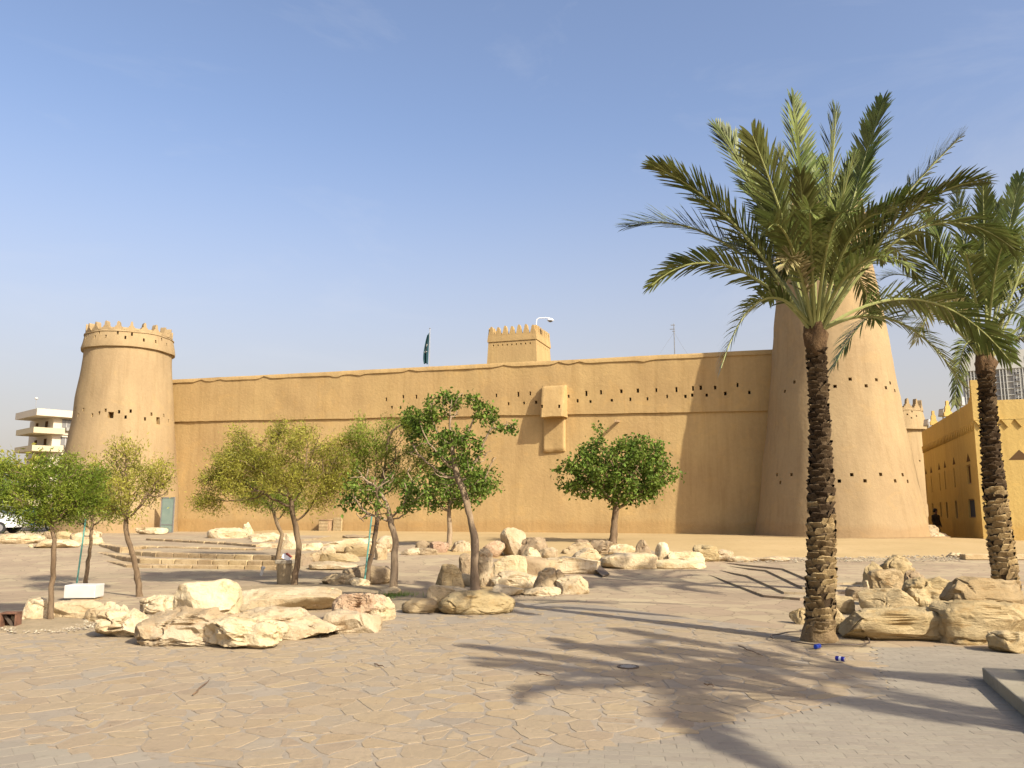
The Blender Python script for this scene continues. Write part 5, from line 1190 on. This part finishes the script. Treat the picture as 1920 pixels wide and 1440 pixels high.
    link('crown', mesh('crown', LV, LF, M[leaf]), root)
    return root
FE = dict(strips=True, lsize=.072, lw=.24, nleaf=54, spread=.16, step=.085)
tree('acacia_tree', 'dark green feathery tree, leftmost, with a thin curved trunk', [(95, 1168), (97, 1100), (101, 1050), (102, 1012), (95, 985), (90, 965)], 13.25, [(85, 925, 92, 62), (15, 918, 60, 48), (150, 915, 55, 55), (60, 960, 60, 28), (110, 868, 40, 22)], 'leaf_feather_green', 'bark', .042, natt=620, **{**FE, 'step': .07, 'spread': .12, 'lsize': .062, 'nleaf': 54}, seed=3)
tree('acacia_tree', 'yellow-green airy tree with a crooked trunk before the left tower', [(262, 1120), (257, 1072), (247, 1036), (240, 1012), (236, 992)], 17.1, [(240, 915, 80, 62), (195, 885, 45, 42), (290, 900, 42, 48), (215, 845, 25, 22), (262, 850, 30, 22)], 'leaf_feather', 'bark', .062, natt=620, **{**FE, 'nleaf': 48}, seed=4, gap=.15)
tree('acacia_tree', 'slender forked sapling tied to a teal stake at far left', [(160, 1100), (165, 1052), (170, 1022), (172, 1012)], 19.4, [(150, 960, 34, 28), (200, 955, 36, 30), (170, 930, 45, 30)], 'leaf_feather_green', 'bark', .048, natt=260, **FE, seed=5)
tree('acacia_tree', 'broad olive feathery tree with a wide spreading crown', [(550, 1104), (556, 1062), (561, 1022), (554, 988), (549, 962)], 19.3, [(470, 890, 100, 58), (560, 870, 88, 72), (410, 920, 52, 42), (610, 905, 55, 52), (545, 822, 62, 34), (440, 835, 42, 34), (640, 860, 40, 45)], 'leaf_feather', 'bark', .075, natt=1150, **{**FE, 'nleaf': 72}, seed=6, gap=.13)
tree('acacia_tree', 'leaning forked tree behind the litter bin', [(519, 1075), (522, 1035), (529, 1002), (520, 980)], 23.6, [(500, 930, 50, 30), (545, 935, 40, 28), (470, 915, 40, 30)], 'leaf_feather_green', 'bark', .065, natt=260, **FE, seed=7)
tree('acacia_tree', 'lime green feathery tree tied to a teal stake, mid picture', [(688, 1100), (692, 1062), (700, 1022), (706, 988), (708, 968)], 19.5, [(700, 845, 62, 55), (745, 830, 50, 45), (680, 905, 46, 40), (730, 890, 55, 40), (676, 782, 12, 14), (790, 860, 28, 35)], 'leaf_lime', 'bark', .062, natt=640, **{**FE, 'nleaf': 72}, seed=8, gap=.12)
BR = dict(lsize=.09, lw=.66, nleaf=19, spread=.12, step=.09, droop=.25)
tree('ficus_tree', 'twiggy half-bare tree with a thick pale trunk', [(737, 1117), (740, 1062), (741, 1012), (737, 992)], 17.6, [(690, 905, 42, 48), (740, 925, 58, 48), (662, 940, 32, 30), (775, 905, 30, 45), (700, 965, 45, 22)], 'leaf_broad', 'bark_pale', .085, natt=520, **{**BR, 'nleaf': 12}, seed=9, gap=.30)
tree('ficus_tree', 'small round-crowned tree with a straight thin trunk by the wall', [(843, 1036), (843, 992), (842, 958)], 30.5, [(862, 915, 62, 40), (822, 925, 38, 34), (905, 905, 36, 34), (850, 880, 50, 28)], 'leaf_broad', 'bark_pale', .10, natt=420, **{**BR, 'step': .15, 'lsize': .12, 'spread': .2, 'nleaf': 22}, seed=10)
tree('ficus_tree', 'tall central tree with a twisting pale trunk and open leafy crown', [(890, 1108), (889, 1062), (890, 1012), (884, 980), (876, 946), (867, 915), (856, 893)], 18.4, [(795, 785, 40, 40), (850, 758, 55, 28), (905, 775, 30, 26), (845, 840, 68, 48), (948, 800, 26, 15), (780, 835, 28, 30), (905, 860, 36, 30), (890, 905, 36, 24), (835, 890, 40, 30)], 'leaf_broad', 'bark_pale', .098, natt=760, **BR, seed=11, gap=.16, infl=1.3, rtop=.5)
tree('ficus_tree', 'dense dark green rounded tree standing alone before the wall', [(1149, 1036), (1150, 1002), (1152, 984)], 31.8, [(1155, 880, 98, 58), (1090, 892, 52, 42), (1222, 888, 54, 46), (1122, 806, 12, 22), (1190, 838, 55, 26), (1110, 845, 36, 26), (1240, 850, 12, 22), (1160, 925, 70, 25)], 'leaf_broad', 'bark', .17, natt=980, **{**BR, 'step': .15, 'lsize': .14, 'spread': .2, 'nleaf': 22}, seed=12, gap=.03)
tree('acacia_tree', 'faint distant tree under the apartment block at far left', [(38, 985), (38, 930), (40, 900)], 70, [(20, 880, 60, 22), (85, 885, 45, 22), (40, 862, 30, 12)], 'leaf_feather', 'bark', .2, natt=220, **{**FE, 'step': .5, 'lsize': .5, 'spread': .8, 'nleaf': 14, 'lw': .4}, seed=13, group=None)
# stakes
def stake(x0, y0, x1, y1, Y, ties, label, tx):
    a, c_ = aty(x0, y0, Y), aty(x1, y1, Y); a.z = g(a.x, Y)-.05; e = empty('tree_stake', a); tag(e, label, 'stake', 'teal tree stakes')
    mb = MB(); mb.tube([Vector((0, 0, 0)), c_-a], .019, 8); mb.build('pole', M['teal'], e, smooth=True, sharp=40)
    for ty in ties:
        p = aty(lerp(x0, x1, (y0-ty)/(y0-y1)), ty, Y)-a; q_ = aty(tx(ty), ty, Y)-a; mb = MB(); mb.tube([p, q_], .010, 5); mb.build('tie', M['black'], e)
stake(143, 1097, 161, 972, 19.3, (1005,), 'teal stake beside the far-left forked sapling', lambda y: 171)
stake(682, 1098, 697, 968, 19.4, (986, 1001, 1016, 1040), 'teal stake beside the lime green tree mid picture', lambda y: lerp(690, 706, (1098-y)/120))
# grass tuft
mb = MB(); rs = random.Random(4); c0 = ong(745, 1122)
for k in range(420):
    x, y = c0.x+rs.gauss(0, .2), c0.y+rs.gauss(.05, .2); z = g(x, y)+.02; h_ = rs.uniform(.05, .14); a = rs.uniform(0, 6.28); lx, ly = rs.gauss(0, .04), rs.gauss(0, .04)
    mb.add([(x+.006*math.cos(a), y+.006*math.sin(a), z), (x-.006*math.cos(a), y-.006*math.sin(a), z), (x+lx, y+ly, z+h_)], [(0, 1, 2)])
o = mb.build('grass', M['grass']); tag(o, 'tuft of green grass at the foot of the twiggy tree', 'grass', kind='stuff')

# ------------------------------------------------------------------ date palms
def boot_mesh(seed, mat):
    rs = random.Random(seed); v = []; f = []
    # a leaf base: wide wedge that lifts off the trunk, ragged cut top
    w_ = .5; prof = [(0.0, -.25, 1.0), (.34, .10, 1.05), (.80, .42, .95), (1.0, .62, .80)]
    for (o_, z, k) in prof:
        for j in range(6):
            u = j/5-.5; arch = 1-(2*u)**2*.45
            v.append((u*k*1.0, o_*arch, z + rs.uniform(-.04, .04)*(z > .3)))
    for (o_, z, k) in ((.78, .70, .74), (.30, .66, .8), (0.0, .5, .9)):
        for j in range(6):
            u = j/5-.5; arch = 1-(2*u)**2*.45; v.append((u*k, o_*arch, z + rs.uniform(-.09, .09)))
    n = 7
    for i in range(n-1):
        for j in range(5): a = i*6+j; f.append((a, a+1, a+7, a+6))
    return mesh('leaf_base', v, f, M[mat], True, 35)
BOOTS = [boot_mesh(k, 'boot') for k in range(4)]; BOOTS_SHADED = [boot_mesh(k+9, 'boot_shaded') for k in range(4)]
def frond_mesh(P, mat, L, seed, lf=.42, dens=1.0, rbase=.024, droop=.16):
    """P: list of points of the rachis relative to the frond's base"""
    rs = random.Random(seed); n = 34; mb = MB()
    def bez(t):
        a, c_, d, e = P; return a*(1-t)**3 + c_*3*t*(1-t)**2 + d*3*t*t*(1-t) + e*t**3
    pts = [bez(k/n) for k in range(n+1)]
    # rachis, flattened tube
    mb.tube(pts[::2], [rbase*(1-.86*(k/(n/2)))+.003 for k in range(n//2+1)], 6, 0)
    m_ = int(L*30*dens); tw0 = rs.uniform(-.7, .7)
    for sgn in (-1, 1):
        for k in range(m_):
            t = .22 + .78*(k+rs.uniform(0, .6))/m_; t = min(t, .998); p = bez(t); d = (bez(min(1, t+.01))-bez(t-.01)).normalized()
            up_ = Vector((0, 0, 1)) - d*d.z; up_ = up_.normalized() if up_.length > .15 else d.orthogonal().normalized(); sd = d.cross(up_).normalized()*sgn
            up2 = (up_*math.cos(tw0) + sd*sgn*math.sin(tw0)); sd = d.cross(up2).normalized()*sgn; up_ = up2
            ln = lf*min(1.0, .45+(t-.2)*3.2)*(1.0 if t < .75 else 1.0-.55*((t-.75)/.25)**1.5)*rs.uniform(.88, 1.1)
            ang = R(lerp(54, 24, t))+rs.gauss(0, .05); lift = R(rs.choice((-6, 22, 46))+rs.uniform(-6, 6))
            ld = (d*math.cos(ang) + (sd*math.cos(lift)+up_*math.sin(lift))*math.sin(ang)).normalized()
            wv = ld.cross(up_).normalized(); wd = .0148*rs.uniform(.8, 1.2); fold = ld.cross(wv)*.006
            b0 = p; b1 = p + ld*ln*.45; b2 = p + ld*ln*.8 + Vector((0, 0, -droop*ln*.4)); b3 = p + ld*ln + Vector((0, 0, -droop*ln))
            k0 = len(mb.v)
            mb.v += [tuple(b0-wv*wd*.45), tuple(b0+wv*wd*.45), tuple(b1-wv*wd), tuple(b1+wv*wd), tuple(b2-wv*wd*.7), tuple(b2+wv*wd*.7), tuple(b3)]
            mb.f += [[k0, k0+1, k0+3, k0+2], [k0+2, k0+3, k0+5, k0+4], [k0+4, k0+5, k0+6]]; mb.m += [1, 1, 1]
    return mesh('frond', mb.v, mb.f, [M['rachis'], M[mat]], False, None, mb.m)
def palm(label, base, top, r, fronds, nboot=280, parts=True, shade_from=.35, group='date palms', seed=1, bend=.06, lf=.42):
    rs = random.Random(seed); base = Vector(base); top = Vector(top); e = empty('date_palm', base); tag(e, label, 'palm', group); H = top-base
    def axis(t): return H*t + Vector((bend*math.sin(t*math.pi), 0, 0))
    ts = [i/40 for i in range(41)]; rad = [r*(1.18-.1*min(1, t*8)) if t < .1 else r*(1.05 - .40*S((t-.15)/.7)) for t in ts]
    mb = MB(); mb.tube([axis(t) for t in ts], [q_*.86 for q_ in rad], 20); mb.build('trunk', M['boot_shaded'], e, smooth=True)
    big = None if parts else MB()
    zz = 0; k = 0
    for k in range(nboot):
        t = .004 + .985*(k/nboot)**1.05; a = k*2.399963 + rs.gauss(0, .22); dx, dy = math.cos(a), math.sin(a); p = axis(t); rr_ = r*(1.05 - .40*S((t-.15)/.7))*.80
        w_ = r*1.28*rs.uniform(.8, 1.15)*(1-.25*S((t-.3)/.5)); h_ = r*.62*rs.uniform(.7, 1.15)*(1-.30*S((t-.3)/.5)); o_ = r*.36*rs.uniform(.75, 1.25)
        shadep = S((t-shade_from)/.22); me_ = (BOOTS_SHADED if rs.random() < shadep else BOOTS)[k % 4]  # darker leaf bases higher up put the crown's shade into the colour
        X = Vector((-dy, dx, 0)); Yv = Vector((dx, dy, 0)); tl = rs.gauss(0, .2)
        Mx = Matrix((X*w_ + Vector((0, 0, tl*w_*.5)), Yv*o_, Vector((0, 0, 1))*h_ - X*tl*h_*.3)).transposed().to_4x4(); Mx.translation = p + Yv*rr_
        if parts: o = link('leaf_base', me_, e); o.matrix_local = Mx
        else: big.add([Mx @ q_.co for q_ in me_.vertices], [list(q_.vertices) for q_ in me_.polygons])
    if not parts: o = big.build('leaf_bases', M['boot'], e, smooth=True, sharp=35); o['kind'] = 'stuff'
    mb = MB(); mb.tube([(0, 0, -.05), (0, 0, .05), (0, 0, .16), (0, 0, .30)], [r*1.4, r*1.32, r*1.15, r*.9], 24); o = mb.build('root_base', M['fibre_pale'], e, smooth=True)
    for vtx in o.data.vertices: vtx.co += Vector((vtx.normal.x, vtx.normal.y, 0))*.05*noise.noise(vtx.co*11)
    # fibrous head
    mb = MB(); hr = r*.92; hp = [axis(.93), axis(.965), axis(1.0), axis(1.03), axis(1.06)]
    mb.tube(hp, [r*.62, hr*.9, hr, hr*.85, hr*.5], 22); o = mb.build('fibre_head', M['fibre'], e, smooth=True)
    dm = o.data; 
    for vtx in dm.vertices: vtx.co += Vector(vtx.normal)*.09*noise.noise(vtx.co*9)
    for i, (tip, k_up, k_tip, dry) in enumerate(fronds):
        T = Vector(tip)-base; h0 = axis(1.02); hd = T-h0; az = Vector((hd.x, hd.y, 0)); az = az.normalized() if az.length > .05 else Vector((1, 0, 0)); L = hd.length
        st = h0 + az*r*.55 + Vector((0, 0, rs.uniform(-.04, .06))); hd = T-st
        c1 = hd*.33 + Vector((0, 0, 1))*L*k_up; c2 = hd*.70 + Vector((0, 0, 1))*L*k_tip
        P = [Vector((0, 0, 0)), c1, c2, hd]; me_ = frond_mesh(P, 'frond_dry' if dry else 'frond', L*1.05, seed*100+i, lf=lf*rs.uniform(.95, 1.12)*min(1.15, max(.8, L/2.5)), droop=.06+.35*max(0, k_tip-.22))
        link('frond', me_, e, st)
    return e
p1 = atz(1537, 1204, 0); D1 = p1.y
top1 = aty(1529, 628, D1)
def T1(px, py, dd): return aty(px, py, D1+dd)
F1 = [((1180, 424), .28, .22, 0), ((1226, 312), .20, .14, 0), ((1345, 240), .16, .10, 0), ((1411, 255), .14, .08, 0), ((1487, 186), .03, .02, 0), ((1568, 208), .03, .0, 0), ((1655, 190), .05, .03, 0),
      ((1800, 258), .12, .06, 0), ((1746, 372), .30, .30, 0), ((1905, 470), .40, .42, 0), ((1222, 535), .30, .33, 0), ((1352, 690), .42, .50, 0), ((1808, 726), .30, .42, 0), ((1893, 676), .26, .34, 0)]
DD = [.3, -.5, .8, -.9, 1.0, -.6, .6, .3, -1.2, -.5, -.3, -.8, -.6, .5]
fr = [(T1(p[0], p[1], d), ku_, kt, dr) for (p, ku_, kt, dr), d in zip(F1, DD)]
fr += [(T1(1520, 400, -2.0), .30, .30, 0), (T1(1590, 400, -2.0), .30, .28, 0), (T1(1440, 430, -1.8), .30, .30, 0), (T1(1400, 330, 1.6), .15, .10, 0), (T1(1530, 300, 1.9), .18, .12, 0), (T1(1620, 300, 1.8), .15, .12, 0),
       (T1(1660, 400, -1.7), .30, .28, 0), (T1(1345, 480, 1.6), .30, .30, 0), (T1(1720, 520, 1.8), .34, .36, 0), (T1(1500, 330, -1.1), .16, .12, 0), (T1(1600, 300, -1.0), .14, .10, 0), (T1(1460, 290, .6), .10, .06, 0), (T1(1700, 500, -1.6), .34, .34, 0), (T1(1470, 500, -1.2), .36, .36, 1), (T1(1440, 560, 2.2), .36, .40, 0), (T1(1640, 600, 2.3), .4, .42, 0)]
rs_ = random.Random(21)
for i in range(4):
    a = i*2.4+.7; el = R(rs_.uniform(30, 66)); L = rs_.uniform(2.3, 2.9); k = .3*math.cos(el)**1.2
    fr.append((top1 + Vector((math.cos(a)*math.cos(el)*L, math.sin(a)*math.cos(el)*L, math.sin(el)*L-.1)), k, k, 0))
palm('tall date palm in front, trunk clear against the right tower', p1, top1, .172, fr, 285, True, .30, seed=1, bend=.05)
Y2 = 15.2; b2 = aty(1888, 1090, Y2); b2.z = 0.02; top2 = aty(1848, 680, Y2)
def T2(px, py, dd): return aty(px, py, Y2+dd)
fr = [(T2(1790, 352, .5), .06, .03, 0), (T2(1843, 346, -.6), .04, .02, 0), (T2(1912, 332, .6), .08, .04, 0), (T2(1985, 380, -.4), .14, .1, 0), (T2(2040, 470, .4), .22, .2, 0), (T2(2080, 600, -.6), .32, .34, 0), (T2(2060, 730, .3), .4, .44, 0),
      (T2(1566, 684, -.9), .40, .46, 0), (T2(1660, 520, .4), .30, .30, 0), (T2(1700, 440, -.6), .20, .16, 0), (T2(1735, 400, .9), .14, .1, 0), (T2(1640, 600, -.2), .38, .38, 1), (T2(1900, 440, -2.0), .3, .28, 0), (T2(1800, 470, -2.0), .34, .32, 0), (T2(1870, 380, 1.8), .12, .1, 0), (T2(1790, 760, -.9), .46, .52, 0), (T2(1950, 640, -2.0), .42, .42, 0), (T2(1760, 560, 2.0), .34, .34, 0), (T2(1940, 560, 2.0), .34, .36, 0), (T2(1720, 640, -1.6), .42, .42, 1), (T2(1960, 420, 1.2), .2, .16, 0), (T2(1690, 600, 1.2), .4, .4, 1), (T2(1900, 675, -1.4), .5, .5, 0)]
palm('date palm at the right edge behind the boulders', b2, top2, .195, fr, 285, True, .36, seed=2, bend=-.06)
# the palms just beyond the right edge, whose shadows fall across the paving
def ring_fronds(top, n, R_, seed):
    rs = random.Random(seed); out = []
    for i in range(n):
        a = i*2.4 + rs.uniform(-.2, .2); el = R(rs.uniform(-8, 68)); L = R_*rs.uniform(.85, 1.1)
        k = .34*math.cos(el)**1.2; out.append((Vector(top)+Vector((math.cos(a)*math.cos(el)*L, math.sin(a)*math.cos(el)*L, math.sin(el)*L-.25)), k, k, 0))
    return out
for (bx, by_, h_, n, sd, lb) in ((8.0, 2.8, 5.1, 19, 5, 'nearer date palm just outside the right edge, shading the foreground paving'), (8.9, 4.0, 5.2, 13, 8, 'farther date palm just outside the right edge, shading the foreground paving')):
    palm(lb, (bx, by_, 0), (bx-.1, by_+.1, h_), .2, ring_fronds((bx-.1, by_+.1, h_), n, 2.75, sd), 200, False, .45, seed=sd, lf=.36)

# ------------------------------------------------------------------ person by the yellow building
pp = aty(1757, 1000, 41.5); px_, py_ = pp.x, 41.5; pz = g(px_, py_)
pe = empty('person', (px_, py_, pz), R(20)); tag(pe, 'person in a dark jacket and tan trousers walking by the yellow building', 'person')
sk = [((0, 0, .93), .15), ((0, .01, 1.12), .155), ((0, .01, 1.34), .17), ((0, 0, 1.47), .075), ((0, -.01, 1.53), .062), ((0, -.02, 1.62), .095), ((0, -.015, 1.70), .075),
      ((.10, 0, .88), .095), ((.11, -.06, .50), .068), ((.11, .02, .10), .05), ((.11, -.10, .04), .042), ((-.10, 0, .88), .095), ((-.11, .08, .50), .068), ((-.12, .20, .12), .05), ((-.12, .09, .05), .042),
      ((.19, .01, 1.40), .065), ((.25, .05, 1.14), .05), ((.23, -.06, .92), .04), ((.225, -.09, .83), .034), ((-.19, .01, 1.40), .065), ((-.25, -.02, 1.14), .05), ((-.24, -.14, .94), .04), ((-.235, -.18, .86), .034)]
ed = [(0, 1), (1, 2), (2, 3), (3, 4), (4, 5), (5, 6), (0, 7), (7, 8), (8, 9), (9, 10), (0, 11), (11, 12), (12, 13), (13, 14), (2, 15), (15, 16), (16, 17), (17, 18), (2, 19), (19, 20), (20, 21), (21, 22)]
me_ = bpy.data.meshes.new('body'); me_.from_pydata([s_[0] for s_ in sk], ed, []); tmp = link('body_rig', me_)
md = tmp.modifiers.new('skin', 'SKIN'); me_.skin_vertices[0].data[0].use_root = True
for i, s_ in enumerate(sk): me_.skin_vertices[0].data[i].radius = (s_[1], s_[1]*(.72 if i < 3 else 1))
md2 = tmp.modifiers.new('sub', 'SUBSURF'); md2.levels = 2; md2.render_levels = 2
bpy.context.view_layer.update(); bme = bpy.data.meshes.new_from_object(tmp.evaluated_get(bpy.context.evaluated_depsgraph_get())); bpy.data.objects.remove(tmp)
for k in ('jacket', 'trousers', 'skin'): bme.materials.append(M[k])
for pl_ in bme.polygons:
    c_ = pl_.center; pl_.material_index = 2 if (c_.z > 1.49 or (abs(c_.x) > .20 and c_.z < .90)) else (0 if c_.z > .90 else 1)
bme.shade_smooth(); link('body', bme, pe)
mb = MB(); lathe(mb, [(.02, .135), (.06, .125), (.095, .075), (.104, .0), (.098, -.06), (.02, -.065)], (0, .012, 1.64), 16); mb.build('hair', M['hair'], pe, smooth=True)

# ------------------------------------------------------------------ parked cars at far left
def car(label, px, py, Y, rz, paint, name='parked_car'):
    p = aty(px, py, Y); e = empty(name, (p.x, Y, g(p.x, Y)), rz); tag(e, label, 'car', 'cars parked beyond the plaza')
    prof = [(-2.2, .35), (-2.25, .62), (-2.1, .88), (-1.25, .98), (-.55, 1.42), (.75, 1.45), (1.55, 1.02), (2.15, .95), (2.25, .6), (2.2, .35)]
    mb = MB(); v = []; n = len(prof)
    for y, k in ((-.86, .0), (-.80, 1.0), (.80, 1.0), (.86, .0)):
        for (x, z) in prof: inn = .12*max(0, z-.95) if True else 0; v.append((x, y*(1-inn*1.6/.86), z if k else z*.985))
    f = [(j*n+i, j*n+i+1, (j+1)*n+i+1, (j+1)*n+i) for j in range(3) for i in range(n-1)] + [list(range(n)), list(range(3*n, 4*n))[::-1]] + [(j*n+n-1, j*n, (j+1)*n, (j+1)*n+n-1) for j in range(3)]
    mb.add(v, f); bo = mb.build('body', M[paint], e, smooth=True, sharp=35)
    for sy in (-1, 1):
        mb = MB(); mb.extr([(-1.05, 1.0), (1.30, 1.02), (.68, 1.38), (-.48, 1.36)], (0, sy*.80, 0), (1, 0, .0), (0, -sy*.10, 1), (0, sy, 0), .022); mb.build('side_window', M['dark_glass'], e)
        for x in (-1.4, 1.4):
            mb = MB(); mb.tube([(x, sy*.70, .32), (x, sy*.88, .32)], .32, 20); wo_ = mb.build('wheel', M['black'], e); mb = MB(); mb.tube([(x, sy*.86, .32), (x, sy*.89, .32)], .19, 16); mb.build('rim', M['alu'], wo_)
        mb = MB(); mb.box((2.2, sy*.6, .72), (.1, .35, .16)); mb.build('headlight', M['white'], e); mb = MB(); mb.box((-2.2, sy*.6, .76), (.1, .3, .16)); mb.build('tail_light', M['red'], e)
    mb = MB(); mb.add([(1.52, -.68, 1.06), (1.52, .68, 1.06), (.82, .6, 1.435), (.82, -.6, 1.435)], [(0, 1, 2, 3)]); mb.add([(-1.22, .66, 1.02), (-1.22, -.66, 1.02), (-.60, -.6, 1.41), (-.60, .6, 1.41)], [(0, 1, 2, 3)])
    for i_ in range(len(mb.v)): x, y, z = mb.v[i_]; mb.v[i_] = (x + (.03 if x > 0 else -.03), y, z+.015)
    mb.build('windscreen', M['dark_glass'], e)
car('white car half cut off by the left edge', -40, 1000, 46, R(8), 'car_white'); car('dark blue car mostly hidden behind the leftmost tree', 62, 995, 52, R(4), 'car_blue')
